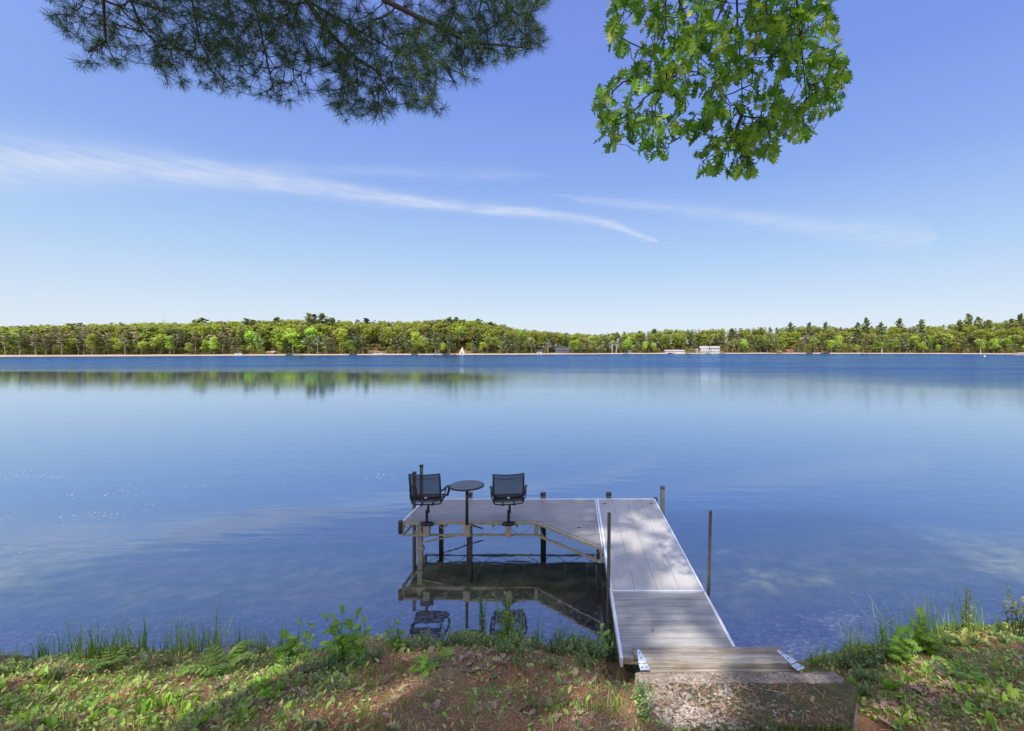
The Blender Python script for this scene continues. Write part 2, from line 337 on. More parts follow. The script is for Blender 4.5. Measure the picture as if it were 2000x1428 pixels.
# ------------------------------------------------------------------ far shore
spx = [-700,0,250,500,750,1000,1250,1500,1750,2000,2700]; spy = [697.5,696.6,695.6,694.3,693.2,692.5,691.2,690.6,690.9,692,694]
def shoreD(px): return H*F_/(np.interp(px, spx, spy)-HY)
kpx = [-700,0,100,150,250,300,400,470,540,600,640,700,800,870,930,960,1000,1050,1100,1160,1200,1250,1290,1350,1440,1490,1530,1580,1620,1650,1690,1740,1810,1850,1890,1930,2000,2700]
kpy = [640,641,638,636,635,634,632,630,628,625,628,628,630,626,627,632,641,647,652,655,652,649,645,646,643,642,640,638,639,642,638,640,638,637,632,632,626,620]
SB = 76.0
def hillH(px): return np.maximum(1.5, H+(HY-np.interp(px, kpx, kpy))/F_*(shoreD(px)+SB)-17.5)
def farz(px, s):
    u = np.clip((np.asarray(s, float)-9)/(SB-9), 0, 1); u = u*u*(3-2*u)
    return np.interp(s, [-20,-4,-.8,0,4,9,400], [-5.5,-5.2,-1.5,0,.55,.9,.9])+hillH(px)*u
def farp(px, s): Y = shoreD(px)+s; return Vector((float((px-CX)/F_*Y), float(Y), float(farz(px, s))))
cols = np.arange(-700, 2701, 20); ss = [-20,-4,-.8,0,1.5,4,9,16,26,38,52,64,76,110,200,420]
V = [farp(c+(random.uniform(-4,4) if s < 5 else 0), s) for s in ss for c in cols]; n = len(cols)
F = [[r*n+c, r*n+c+1, (r+1)*n+c+1, (r+1)*n+c] for r in range(len(ss)-1) for c in range(n-1)]
m, t = new_mat('far_shore_sand_and_forest_floor'); v = t.pos(); z = t.n('ShaderNodeSeparateXYZ', i_0=v).outputs[2]
sand = t.mix(t.noise(v, .12, 5), (.30,.23,.16), (.50,.42,.32)); grass = t.mix(t.noise(v, .1, 5), (.10,.075,.035), (.20,.13,.07))
b = t.n('ShaderNodeBsdfDiffuse')
t.ln(t.mix(t.ramp(t.math('ADD', t.math('MULTIPLY', z, .5), t.math('MULTIPLY', t.noise(v, .04, 4), .5)), [(.55,(0,0,0)),(.72,(1,1,1))]), t.mix(t.math('MULTIPLY_ADD', z, -4, -.2, True), sand, (.022,.085,.26)), grass), b.inputs[0]); t.out(b.outputs[0])  # below the waterline, blue painted in for light absorbed by water
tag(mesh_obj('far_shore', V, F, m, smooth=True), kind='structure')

M['dec'] = leafm('spring_leaves_far', [(0,(.27,.34,.08)),(.5,(.44,.51,.12)),(1,(.58,.62,.21))], .6, .6, .1, 1.0)  # far leaf colours paled and desaturated, standing in for distance haze
M['dec2'] = leafm('dull_spring_leaves_far', [(0,(.23,.24,.105)),(.5,(.36,.36,.16)),(1,(.50,.48,.25))], .6, .6, .1, 1.0)
M['pine'] = leafm('pine_needles_far', [(0,(.14,.17,.10)),(.5,(.22,.25,.135)),(1,(.32,.34,.185))], .35, .6, .1, .8)
M['pine2'] = leafm('olive_pine_needles_far', [(0,(.21,.175,.11)),(.5,(.32,.27,.17)),(1,(.42,.36,.235))], .3, .6, .1, .8)
M['pinetop'] = leafm('skyline_pine_needles', [(0,(.15,.18,.10)),(.5,(.23,.255,.13)),(1,(.31,.33,.17))], .35, .6, .1, .6)
M['red'] = leafm('reddish_leaves_far', [(0,(.22,.10,.06)),(1,(.34,.17,.10))], .2)
M['fartrunk'] = pbr('far_trunk_bark', (.18,.145,.12), (.32,.27,.235), .7, .9, 0, 0)
M['birch'] = pbr('pale_birch_bark', (.45,.42,.38), (.62,.6,.56), .9, .8, 0, 0)
M['bare'] = pbr('bare_grey_branches', (.22,.19,.17), (.32,.29,.27), .9, .9, 0, 0)
QV = [(-.5,-.5,0),(.5,-.35,.08),(.35,.5,0),(-.4,.42,-.08)]; QF = [[0,1,2,3]]

def dec_crown(h, w, seed, nq=620, s0=.80):
    r = np.random.default_rng(seed); P = []; D = []
    nl = 9; lob = []
    for k in range(nl):
        a = r.uniform(0, 6.28); rad = w*.5*r.uniform(.15,.72); zc = h*r.uniform(.36,.86)
        lob.append((rad*math.cos(a)*(1.05-abs(zc/h-.55)), rad*math.sin(a)*(1.05-abs(zc/h-.55)), zc, w*r.uniform(.17,.29)))
    lob.append((0,0,h*.85,w*.24)); lob.append((0,0,h*.6,w*.33))
    for k in range(nq):
        x,y,z,q = lob[r.integers(len(lob))]; d = r.normal(size=3); d /= np.linalg.norm(d); d[2] = d[2]*.8+.15
        P.append((x+d[0]*q*r.uniform(.75,1.08), y+d[1]*q*r.uniform(.75,1.08), min(h, z+d[2]*q*r.uniform(.75,1.05)))); D.append(d+r.normal(size=3)*.5)
    D = np.array(D); Mx = frames(np.cross(D, r.normal(size=D.shape)))
    return scatter(QV, QF, P, Mx, r.uniform(.6,1.35,nq)*s0)
def pine_crown(h, w, seed, lo=.3, s0=1.0, full=1.0):
    r = np.random.default_rng(seed); P = []; D = []; Sx = []
    nw = int(h/1.35*(1-lo))+2
    for k in range(nw):
        u = k/(nw-1); z = h*(lo+(1-lo)*u*.98); L = w*.5*(1-u)**.7*r.uniform(.7,1.1)+.35
        if u < .25: L *= .55+1.8*u
        nb = r.integers(4,7); a0 = r.uniform(0,6.28)
        for b_ in range(nb):
            if r.random() > full: continue
            a = a0+b_*6.28/nb+r.normal()*.3; LL = L*r.uniform(.55,1.15); ns = max(2, int(LL/.7))
            for q in range(ns):
                v_ = (q+.7)/ns; P.append((LL*v_*math.cos(a)+r.normal()*.18, LL*v_*math.sin(a)+r.normal()*.18, min(h, z+.18*LL*v_+r.normal()*.16)))
                D.append((math.cos(a+r.normal()*.5), math.sin(a+r.normal()*.5), r.normal()*.25)); Sx.append(r.uniform(.7,1.3)*(1.15-.35*u))
    return scatter([(-.45,-.5,-.12),(.45,-.5,-.12),(.5,.5,.05),(0,.75,.1),(-.5,.5,.05)], [[0,1,2,3,4]], P, frames(np.array(D), r.normal(size=len(D))*.5), np.array(Sx)*s0)
def trunk_mb(h, r0, seed, bend=.3, limbs=5, lo=.35):
    r = random.Random(seed); mb = MB(); pts = []
    bx, by = r.uniform(-bend,bend), r.uniform(-bend,bend)
    for k in range(6):
        u = k/5; pts.append((bx*math.sin(u*2.5), by*math.sin(u*2), -.6+(h*.95+.6)*u))
    mb.tube(pts, [r0*(1-.85*k/5) for k in range(6)], 5)
    for k in range(limbs):
        z = h*r.uniform(lo,.8); a = r.uniform(0,6.28); L = h*.16*r.uniform(.6,1.2)
        mb.tube([(0,0,z),(L*.6*math.cos(a),L*.6*math.sin(a),z+L*.35),(L*math.cos(a),L*math.sin(a),z+L*.6)], [r0*.4,r0*.25,r0*.1], 4)
    return mb
PROTO = {}
def top_crown(h, w, seed):
    r = np.random.default_rng(seed); P = []; D = []; Sx = []
    for k in range(int(h/1.15)):
        u = .35+.65*k/(h/1.15-1); z = h*u*.985; L = w*.5*(1-u)**.42*r.uniform(.55,1.1)+.45; a0 = r.uniform(0,6.28)
        for b_ in range(r.integers(3,6)):
            a = a0+b_*1.5+r.normal()*.3; LL = L*r.uniform(.5,1.2)
            for q in range(max(2,int(LL/.6))):
                v_ = (q+.7)/max(2,int(LL/.6)); P.append((LL*v_*math.cos(a)+r.normal()*.2, LL*v_*math.sin(a)+r.normal()*.2, min(h,z+.28*LL*v_+r.normal()*.15)))
                D.append((math.cos(a+r.normal()*.6), math.sin(a+r.normal()*.6), r.normal()*.3)); Sx.append(r.uniform(.9,1.7))
    return scatter([(-.45,-.5,-.12),(.45,-.5,-.12),(.5,.5,.05),(0,.75,.1),(-.5,.5,.05)], [[0,1,2,3,4]], P, frames(np.array(D), r.normal(size=len(D))*.7), np.array(Sx))
def make_proto(kind, k, h=15.0):
    par = bpy.data.objects.new({'dec':'leafy_tree','dec2':'leafy_tree','pine':'pine_tree','pine2':'pine_tree','top':'pine_tree'}[kind], None); COL.objects.link(par)
    if kind.startswith('dec'):
        cv, cf = dec_crown(h, h*random.uniform(.58,.75), 40+k*7+len(kind)); tm = trunk_mb(h*.85, .26, k, .5, 6)
    elif kind == 'top':
        cv, cf = top_crown(h, h*.5, 200+k*3); tm = trunk_mb(h, .24, k, .2, 0)
    elif kind == 'pine':
        cv, cf = pine_crown(h, h*random.uniform(.42,.54), 80+k*5, random.uniform(.16,.3)); tm = trunk_mb(h, .24, k, .2, 0)
    else:
        cv, cf = pine_crown(h, h*random.uniform(.38,.48), 130+k*5, random.uniform(.30,.45), 1.0, .85); tm = trunk_mb(h, .23, k, .3, 5, .25)
    tm.build('trunk', M['fartrunk'], par); mesh_obj('crown', cv, cf, M['pinetop' if kind == 'top' else kind], par); PROTO[(kind,k)] = par
    par['used'] = 0; return cv, cf
PV = {}
for kd in ('dec','dec2','pine','pine2','top'):
    for k in range(4): PV[(kd,k)] = make_proto(kd, k)
houses_px = [(518,536),(722,750),(892,914),(1046,1062),(1080,1114),(1296,1345),(1364,1412),(1536,1550)]
def put_tree(kind, px, s, h, label, group, wide=1.0):
    par = PROTO[(kind, random.randrange(4))]
    if par['used'] == 0: par['used'] = 1; o = par
    else: o = copy_tree(par)
    k = h/15.0; o.location = farp(px, s); o.rotation_euler = (0,0,random.uniform(0,6.28)); o.scale = (k*wide, k*wide, k)
    tag(o, label, 'tree', group); return o
def kind_for(px, row):
    q = random.random()
    if row < 2:
        pp = np.interp(px, [0,230,330,480,560,1000,1080,1190,1260,1500,1560,2000], [.85,.8,.5,.5,.58,.5,.25,.3,.62,.6,.62,.62])
        if q < pp: return 'pine2' if random.random() < np.interp(px, [0,260,420,560,1000,1200,1500,2000], [.85,.8,.5,.22,.25,.4,.35,.4]) else 'pine'
        return 'dec' if random.random() < np.interp(px, [0,1020,1050,1190,1220], [.8,.8,.3,.3,.75]) else 'dec2'
    pp = np.interp(px, [0,150,300,1000,1250,1500,2000], [.45,.3,.12,.15,.45,.4,.35])
    return ('pine' if random.random() < .6 else 'pine2') if q < pp else ('dec' if random.random() < .85 else 'dec2')
KLAB = {('pine',0):'dark green pine in the front rank of the wood on the far shore', ('pine2',0):'olive brown pine with bare lower trunk in the front rank of the far shore wood',
        ('dec',0):'bright yellow green leafy tree in the front rank of the far shore wood', ('dec2',0):'dull green thinly leaved tree in the front rank of the far shore wood',
        ('pine',1):'dark green pine behind the front rank of the wood on the far shore', ('pine2',1):'olive brown pine behind the front rank of the far shore wood',
        ('dec',1):'bright yellow green leafy tree behind the front rank of the far shore wood', ('dec2',1):'dull green leafy tree behind the front rank of the far shore wood'}
random.seed(5)
for row, (s, st) in enumerate([(10,15.5),(21,16.5)]):
    px = -12 if row else -5
    while px < 2012:
        q = px+random.uniform(-4,4); ss_ = s+random.uniform(-2.5,3.5)
        gap = any(a-5 < q < b_+5 for a, b_ in houses_px)
        if not (gap and row == 0):
            zs = H+(HY-np.interp(q, kpx, kpy))/F_*(shoreD(q)+s); base = farz(q, ss_)
            kd = kind_for(q, row)
            hmax = min(19.5, zs-base+.6); h = hmax*(random.uniform(.55,1.03) if row == 0 else random.uniform(.72,1.06))
            if kd.startswith('dec') and row == 0: h *= random.uniform(.55,.95)
            put_tree(kd, q, ss_+(16 if gap else 0), h, KLAB[(kd,row)], {'pine':'dark pines','pine2':'olive pines','dec':'bright leafy trees','dec2':'dull leafy trees'}[kd]+[' in the front rank of the far wood',' behind the front rank of the far wood'][row], random.uniform(.95,1.35))
        px += st*random.uniform(.75,1.25)
# emergent pines on the skyline
EM = [(137,631),(385,622),(395,619),(482,621),(492,623),(541,619),(604,611),(614,613),(629,611),(647,619),(715,620),(866,622),(878,618),(891,618),(906,623),(934,621),(958,627),
      (1198,649),(1250,645),(1278,641),(1430,640),(1487,638),(1544,628),(1581,629),(1613,628),(1676,629),(1692,620),(1721,628),(1757,621),(1801,622),(1875,624),(1892,612),(1911,618),(1931,623),(1976,621),(1994,612)]
ORD = ['first','second','third','fourth','fifth','sixth','seventh','eighth','ninth','tenth','eleventh','twelfth','thirteenth','fourteenth','fifteenth','sixteenth','seventeenth','eighteenth']
for k, (px, ty) in enumerate(EM):
    s = 40+random.uniform(0,22); zt = H+(HY-ty-2.0)/F_*(shoreD(px)+s); h = zt-farz(px, s)
    lab = ('tall pine poking above the far treeline, %s from the left of the photo' % ORD[k]) if k < 18 else ('tall pine poking above the far treeline, %s from the right of the photo' % ORD[len(EM)-1-k])
    put_tree('top', px, s, h, lab, 'tall pines poking above the far treeline', min(1.6, 26/h)*1.0)
# the wood behind: one mass
SV = {k: [] for k in ('dec','dec2','pine','pine2')}; SF = {k: [] for k in SV}; cnt = {k: 0 for k in SV}
for row, (s, st) in enumerate([(33,15),(45,15),(58,14),(76,12),(92,14)]):
    px = -420
    while px < 2420:
        q = px+random.uniform(-5,5); kd = kind_for(q, 2); cv, cf = PV[(kd, random.randrange(4))]
        s2 = s+random.uniform(-5,5); zs = H+(HY-np.interp(q, kpx, kpy)-0.5)/F_*(shoreD(q)+s2); p = farp(q, s2)
        h = min(18.5, max(8, zs-p.z))*random.uniform(.96,1.12); k = h/15
        a = random.uniform(0,6.28); c_, s_ = math.cos(a), math.sin(a); wd = 1.12
        W = cv.copy(); W = np.stack([(cv[:,0]*c_-cv[:,1]*s_)*k*wd+p.x, (cv[:,0]*s_+cv[:,1]*c_)*k*wd+p.y, cv[:,2]*k+p.z], 1)
        SV[kd].append(W); SF[kd] += [[i+cnt[kd] for i in f] for f in cf]; cnt[kd] += len(cv); px += st*random.uniform(.75,1.25)
for s, st, h0, h1 in ((13,7,3,5.5),(20,7,4,7),(29,8,5,8),(40,9,6,9),(52,10,7,10),(66,11,8,11)):
    px = -420
    while px < 2420:
        q = px+random.uniform(-3,3)
        if not (s < 25 and any(a-4 < q < b_+4 for a, b_ in houses_px)):
            kd = random.choice(('dec','dec2','pine','dec2')); cv, cf = PV[(kd, random.randrange(4))]; keep = random.randrange(2)
            p = farp(q, s+random.uniform(-3,3)); k = random.uniform(h0,h1)/15; a = random.uniform(0,6.28); c_, s_ = math.cos(a), math.sin(a); wd = 1.5; lo = cv[:,2].min()
            nf = len(cf)//2; nv = max(max(f) for f in cf[:nf])+1; W = cv[:nv]
            SV[kd].append(np.stack([(W[:,0]*c_-W[:,1]*s_)*k*wd+p.x, (W[:,0]*s_+W[:,1]*c_)*k*wd+p.y, (W[:,2]-lo*.95)*k*1.3+p.z], 1)); SF[kd] += [[i+cnt[kd] for i in f] for f in cf[:nf]]; cnt[kd] += nv
        px += st*random.uniform(.7,1.3)
me = bpy.data.meshes.new('far_wood'); allV = []; allF = []; mi = []; off = 0
for j, kd in enumerate(SV):
    me.materials.append(M[kd]); W = np.concatenate(SV[kd]); allV.append(W); allF += [[i+off for i in f] for f in SF[kd]]; mi += [j]*len(SF[kd]); off += len(W)
me.from_pydata(np.concatenate(allV).tolist(), [], allF); me.polygons.foreach_set('material_index', np.array(mi, dtype=np.int32)); me.update()
o = bpy.data.objects.new('far_wood', me); COL.objects.link(o); tag(o, 'dense green wood covering the low hills beyond the lake', 'woodland', kind='stuff')

# single odd trees
def bare_tree(px, s, h, mat, label, name, lean=0, seed=1):
    root = thing(name, label, 'tree', farp(px, s)); r = random.Random(seed); mb = MB()
    mb.tube([(0,0,-.5),(lean*.4,0,h*.5),(lean,0,h)], [.32,.22,.06], 6); mb.build('trunk', mat, root)
    mb = MB()
    for k in range(22):
        u = r.uniform(.35,.97); a = r.uniform(0,6.28); L = h*.3*(1.1-u)*r.uniform(.6,1.2)+.6
        p = Vector((lean*u, 0, h*u)); q = p+Vector((L*math.cos(a), L*math.sin(a), L*.7)); mb.tube([p,(p+q)/2+Vector((0,0,-.1*L)),q], [.12,.08,.03], 4)
        for j in range(3):
            b_ = a+r.uniform(-.9,.9); e = p.lerp(q, r.uniform(.4,.9)); mb.tube([e, e+Vector((math.cos(b_)*L*.45, math.sin(b_)*L*.45, L*.35))], [.06,.02], 3)
    mb.build('branches', mat, root); return root
bare_tree(318, 70, 20.5, M['bare'], 'leafless grey tree poking above the far treeline on the left', 'bare_tree', .6, 3)
bare_tree(1203, 7, 15, M['birch'], 'pale dead leaning trunk standing at the far water edge right of centre', 'dead_tree', 2.4, 5)
bare_tree(1196, 8, 12, M['birch'], 'shorter pale dead trunk beside the leaning dead trunk', 'dead_tree', -.6, 6)
bare_tree(1070, 9, 13, M['bare'], 'grey half bare tree left of the dark blue cabin', 'bare_tree', .3, 8)
bare_tree(620, 8, 14, M['bare'], 'grey half bare pine below the tallest skyline pines', 'bare_tree', .2, 9)
rt = thing('reddish_tree', 'small reddish leaved tree amid green crowns on the left far shore', 'tree', farp(332, 30))
trunk_mb(7, .18, 3).build('trunk', M['fartrunk'], rt); cv, cf = dec_crown(10.5, 5, 77, 160); mesh_obj('crown', cv, cf, M['red'], rt)
for px, lab in ((1722,'pale birch trunk at the far waterline on the right'),(1915,'slim pale birch trunk at far right water edge')):
    r_ = thing('birch_tree', lab, 'tree', farp(px, 6)); trunk_mb(13, .34, px, .6, 7, .6).build('trunk', M['birch'], r_); cv, cf = dec_crown(14, 5, px, 150, .8); mesh_obj('crown', cv, cf, M['dec'], r_)

# houses, boats, jetties over there
M['white'] = pbr('white_siding', (.40,.40,.395), (.48,.48,.47), .6, .6, 0, 0); M['grey_roof'] = pbr('grey_shingles', (.24,.23,.24), (.36,.35,.36), .8, .9, 0, 0)
M['dkroof'] = pbr('dark_blue_roof', (.035,.035,.065), (.06,.06,.10), .7, .8, 0, 0); M['dkwall'] = pbr('dark_stained_siding', (.05,.045,.06), (.09,.08,.10), .7, .8, 0, 0)
M['rust'] = pbr('red_brown_siding', (.22,.075,.045), (.32,.12,.075), .7, .8, 0, 0); M['glass'] = pbr('dark_window_glass', (.03,.04,.05), (.06,.07,.09), 1, .15, 0, 0)
M['tan'] = pbr('tan_canvas', (.5,.44,.34), (.62,.55,.44), .7, .8, 0, 0); M['greent'] = pbr('green_canopy_cloth', (.06,.2,.13), (.09,.27,.18), .8, .7, 0, 0)
M['bluet'] = pbr('blue_canopy_cloth', (.05,.12,.3), (.08,.18,.4), .8, .7, 0, 0); M['hull'] = pbr('white_hull', (.45,.45,.45), (.55,.55,.55), 1, .35, 0, 0); M['darkh'] = pbr('dark_hull', (.05,.05,.06), (.09,.09,.1), 1, .4, 0, 0)
M['plank'] = pbr('grey_jetty_boards', (.24,.22,.19), (.36,.33,.29), 1, .9, 0, 0)
def house(px, s, wpx, hpx, roofh, wall, roof, label, name='house', rows=1, nwin=4, dep=7, door=True, z=None):
    sc_ = float(shoreD(px)+s)/F_; w = wpx*sc_; h = hpx*sc_; p = farp(px, s); root = thing(name, label, 'house', p)
    MB().box(-w/2,w/2,0,dep,-1,h).build('wall', wall, root)
    e = .5; rh = roofh*sc_; mb = MB()
    mb.add([(-w/2-e,-e,h+.01),(w/2+e,-e,h+.01),(w/2+e,dep+e,h+.01),(-w/2-e,dep+e,h+.01),(-w/2-e,dep/2,h+rh),(w/2+e,dep/2,h+rh)], [[0,1,5,4],[2,3,4,5],[0,4,3],[1,2,5],[3,2,1,0]])
    rf = mb.build('roof', roof, root); MB().box(w*.2,w*.2+.7,dep/2-.3,dep/2+.4,h+rh*.6,h+rh+.8).build('chimney', M['stone'], rf)
    for r_ in range(rows):
        for k in range(nwin):
            if door and r_ == 0 and k == nwin//2:
                MB().box(-w/2+w*(k+.5)/nwin-.5,-w/2+w*(k+.5)/nwin+.5,-.06,-.003,.1,2.1).build('door', M['dkwall'], root); continue
            x = -w/2+w*(k+.5)/nwin; zz_ = .9+r_*h/rows; hw = min(.65, w/nwin*.34)
            f_ = MB().box(x-hw-.1,x+hw+.1,-.05,-.003,zz_-.1,zz_+min(1.25,h/rows*.5)+.1).build('window', M['white'], root)
            MB().box(x-hw,x+hw,-.08,-.053,zz_,zz_+min(1.25,h/rows*.5)).build('pane', M['glass'], f_)
    return root
house(1397, 9, 18, 9.5, 3.5, M['white'], M['grey_roof'], 'white two-storey house with grey roof near the far shore, right of centre', rows=2, nwin=5)
house(1377, 16, 17, 8, 4.5, M['white'], M['grey_roof'], 'grey roofed pale house just left of the white two-storey house', nwin=4)
house(1318, 8, 38, 4.2, 1.6, M['white'], M['white'], 'long low white building on the far shore left of the white house', 'cottage', nwin=9, dep=5)
house(1357, 18, 12, 5, 2, M['tan'], M['grey_roof'], 'small tan cottage between the low white building and grey roofed house', 'cottage', nwin=3)
house(1098, 10, 25, 5.5, 5, M['dkwall'], M['dkroof'], 'dark blue cabin with steep roof on the far shore near the centre', 'cabin', nwin=4)
house(1053, 11, 11, 4, 2, M['white'], M['dkroof'], 'small white cabin left of the dark blue cabin', 'cabin', nwin=3)
house(527, 9, 13, 3.2, 1.8, M['rust'], M['tan'], 'small red brown cabin with pale roof on the left far shore', 'cabin', nwin=3, dep=5)
house(1543, 6, 12, 4.6, 1.4, M['rust'], M['rust'], 'low red brown boathouse on the right far shore', 'boathouse', nwin=2, dep=5)
house(1229, 12, 9, 3.6, 1.6, M['tan'], M['grey_roof'], 'small tan cabin among trees right of the dead trunks', 'cabin', nwin=2, dep=5)
# pale pointed A-frame
p = farp(902, 6); root = thing('a_frame_hut', 'pale pointed A-frame hut on the far beach', 'hut', p)
MB().add([(-2.4,0,-.3),(2.4,0,-.3),(0,0,5.6),(-2.4,5,-.3),(2.4,5,-.3),(0,5,5.6)], [[0,1,2],[4,3,5],[0,2,5,3],[1,4,5,2]]).build('roof', M['tan'], root)
MB().box(-.5,.5,-.06,-.004,0,1.9).build('door', M['dkwall'], root)
def boat(px, s, L, label, hullm, canopy=None, name='boat', z=None, group=None):
    p = farp(px, s); p.z = max(p.z, 0) if z is None else z; root = thing(name, label, 'boat', p, random.uniform(-.2,.2), group); w = L*.3; mb = MB()
    st = [(-.5,.8,.9),(-.2,1,.85),(.2,.95,.85),(.4,.6,.95),(.5,.06,1.1)]; V = []
    for u, ww, hh_ in st:
        V += [(u*L,-w/2*ww,hh_),(u*L,-w/2*ww*.6,-.12),(u*L,w/2*ww*.6,-.12),(u*L,w/2*ww,hh_)]
    F = [[i*4+k, i*4+k+1, (i+1)*4+k+1, (i+1)*4+k] for i in range(4) for k in range(3)]+[[0,1,2,3],[16,19,18,17]]+[[i*4,(i+1)*4,(i+1)*4+3,i*4+3] for i in range(4)]
    mb.add(V, F); mb.build('hull', hullm, root)
    MB().box(-.12*L,.12*L,-w*.3,w*.3,.86,1.35).build('console', M['glass'], root)
    if canopy:
        mb = MB(); mb.box(-.3*L,.22*L,-w*.5,w*.5,2.2,2.32); mb.build('canopy', canopy, root)
        for x in (-.28,.2):
            for y in (-.45,.45): MB().bar((x*L,y*w,.85),(x*L,y*w,2.2),.08,.08).build('canopy_post', M['alu_trim'], root)
    return root
boat(1410, -5, 9.5, 'white motor boat moored before the white two-storey house', M['hull'])
boat(1383, -3, 7, 'boat under a green canopy left of the white house', M['hull'], M['greent'])
boat(738, 4, 8, 'white boat drawn up under the trees left of centre on the far shore', M['hull'], M['hull'])
boat(852, -3, 6, 'small white boat at the far beach, left of the A-frame hut', M['hull'])
boat(872, -3, 7, 'dark boat at the far beach beside the A-frame hut', M['darkh'])
boat(466, 4, 6, 'boat under a blue canopy on the left far shore', M['hull'], M['bluet'])
boat(1224, -4, 8, 'white boat moored at the sandy bend right of centre', M['hull'])
boat(1309, -5, 6, 'small dark boat before the long low white building', M['darkh'])
boat(566, -4, 5.5, 'small dark boat at the far waterline right of the red brown cabin', M['darkh'])
boat(690, -4, 6, 'dark boat at the far waterline left of the white beached boat', M['darkh'])
boat(810, -4, 5.5, 'lone dark boat at the far waterline left of the centre beach', M['darkh'])
boat(1612, -5, 9, 'long dark boat at the right far shore', M['darkh'])
boat(1581, -4, 7, 'shorter dark boat left of the long dark boat', M['darkh'])
def jetty(px, L, label):
    p = farp(px, -L*.55); root = thing('jetty', label, 'jetty', (p.x,p.y,0)); MB().box(-.8,.8,-L*.5,L*.7,.45,.6).build('deck', M['plank'], root)
    for k in range(4):
        for x in (-.7,.7): MB().tube([(x,-L*.45+k*L*.33,-5),(x,-L*.45+k*L*.33,.95)], .09, 6).build('post', M['darkh'], root)
for px, L, lab in ((1525,12,'short jetty beside the red brown boathouse'),(1345,14,'jetty right of the long low white building'),(580,10,'jetty on the left far shore near the red brown cabin'),(1690,10,'jetty on the right far shore'),(885,11,'jetty on the far beach left of the A-frame hut')): jetty(px, L, lab)
# boat lift
p = farp(1521, -7); root = thing('boat_lift', 'pale boat lift canopy standing in the water by the boathouse', 'boat lift', (p.x,p.y,0))
MB().box(-2.3,2.3,-2,2,2.6,3.0).build('canopy', M['tan'], root)
for x in (-2,2):
    for y in (-1.7,1.7): MB().bar((x,y,-5),(x,y,2.6),.16,.16).build('post', M['darkh'], root)
p = at(1923, 697.0, 0); root = thing('buoy', 'white mooring buoy floating near the right far shore', 'buoy', p)
MB().lathe([(.05,-.25),(.38,-.15),(.5,.15),(.42,.5),(.2,.68),(.08,.85)]).build('float', M['hull'], root, True)

# ------------------------------------------------------------------ dock
XL, XR0, XR, YF, YB, YW = -3.14, .452, 1.687, 8.26, 9.54, 5.88
dock = thing('dock', 'L-shaped aluminium dock standing on posts in the lake', 'dock', (0,0,0))
# boards along x
mb = MB(); n = 9; w = (YB-YF-.07)/n
for k in range(n): mb.box(XL+.035, XR0-.03, YF+.035+k*w+.0008, YF+.035+(k+1)*w-.0008, DECK-.03, DECK)
mb.build('platform_deck', M['platform'], dock)
mb = MB(); tri = [(-.66,YF+.03),(XR0-.032,YF+.03),(XR0-.032,7.27)]
mb.prism(tri[::-1] if False else tri[::1], DECK-.03, DECK-.002); mb.build('corner_deck', M['platform'], dock)
mb = MB()
mb.box(XL,XR0-.028,YB-.035,YB,DECK-.05,DECK+.004); mb.box(XL,XL+.033,YF,YB-.036,DECK-.05,DECK+.004)
mb.build('platform_trim', M['alu_trim'], dock, bevel=.004)
def truss(name, p, q, zt, d, sp=.31, rod=.0065, mat=None):
    p = Vector(p); q = Vector(q); mat = mat or M['steel']; mb = MB(); L = (q-p).length
    P = lambda u, z: Vector((p.x+(q.x-p.x)*u, p.y+(q.y-p.y)*u, z))
    mb.bar(P(0,zt), P(1,zt), .042, .042); mb.bar(P(0,zt-d), P(1,zt-d), .036, .032)
    n = max(2, round(L/sp/2)*2)
    for k in range(n):
        za, zb_ = (zt-.02, zt-d+.015) if k % 2 == 0 else (zt-d+.015, zt-.02)
        mb.tube([P(k/n+.01/L,za), P((k+1)/n-.01/L,zb_)], rod, 5)
    for u in (.004, .996): mb.bar(P(u,zt-.021), P(u,zt-d+.016), .035, .035)
    return mb.build(name, mat, dock)
truss('front_truss', (XL+.02,YF,0), (-.70,YF,0), DECK-.024, .215)
truss('corner_truss', (-.68,YF-.005,0), (XR0-.03,7.2,0), DECK-.024, .215, .2)
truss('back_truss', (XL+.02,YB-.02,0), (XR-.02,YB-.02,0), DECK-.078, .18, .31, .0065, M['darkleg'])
truss('side_truss', (XL+.018,YF+.03,0), (XL+.018,YB-.05,0), DECK-.075, .17)
truss('walkway_truss', (XR0+.045,YW+.02,0), (XR0+.045,YB-.05,0), DECK-.085, .18, .4)
truss('walkway_truss', (XR-.045,YW+.02,0), (XR-.045,YB-.05,0), DECK-.085, .18, .4)
for x in np.linspace(XL+.35, XR0-.2, 8): MB().box(x-.02,x+.02,YF+.03,YB-.06,DECK-.115,DECK-.034).build('joist', M['steel'], dock)
for y in np.linspace(YW+.35, YB-.4, 6): MB().box(XR0+.07,XR-.07,y-.02,y+.02,DECK-.115,DECK-.04).build('joist', M['steel'], dock)
for (x, y) in ((XL-.012,YF-.008),(XL-.012,YB+.012),(XR+.012,YB+.012)):
    z1 = DECK+.025; MB().lathe([(.03,-.24),(.042,-.225),(.044,-.02),(.036,0.0)], (x,y,z1), 14).build('corner_bumper', M['cap'], dock, True)
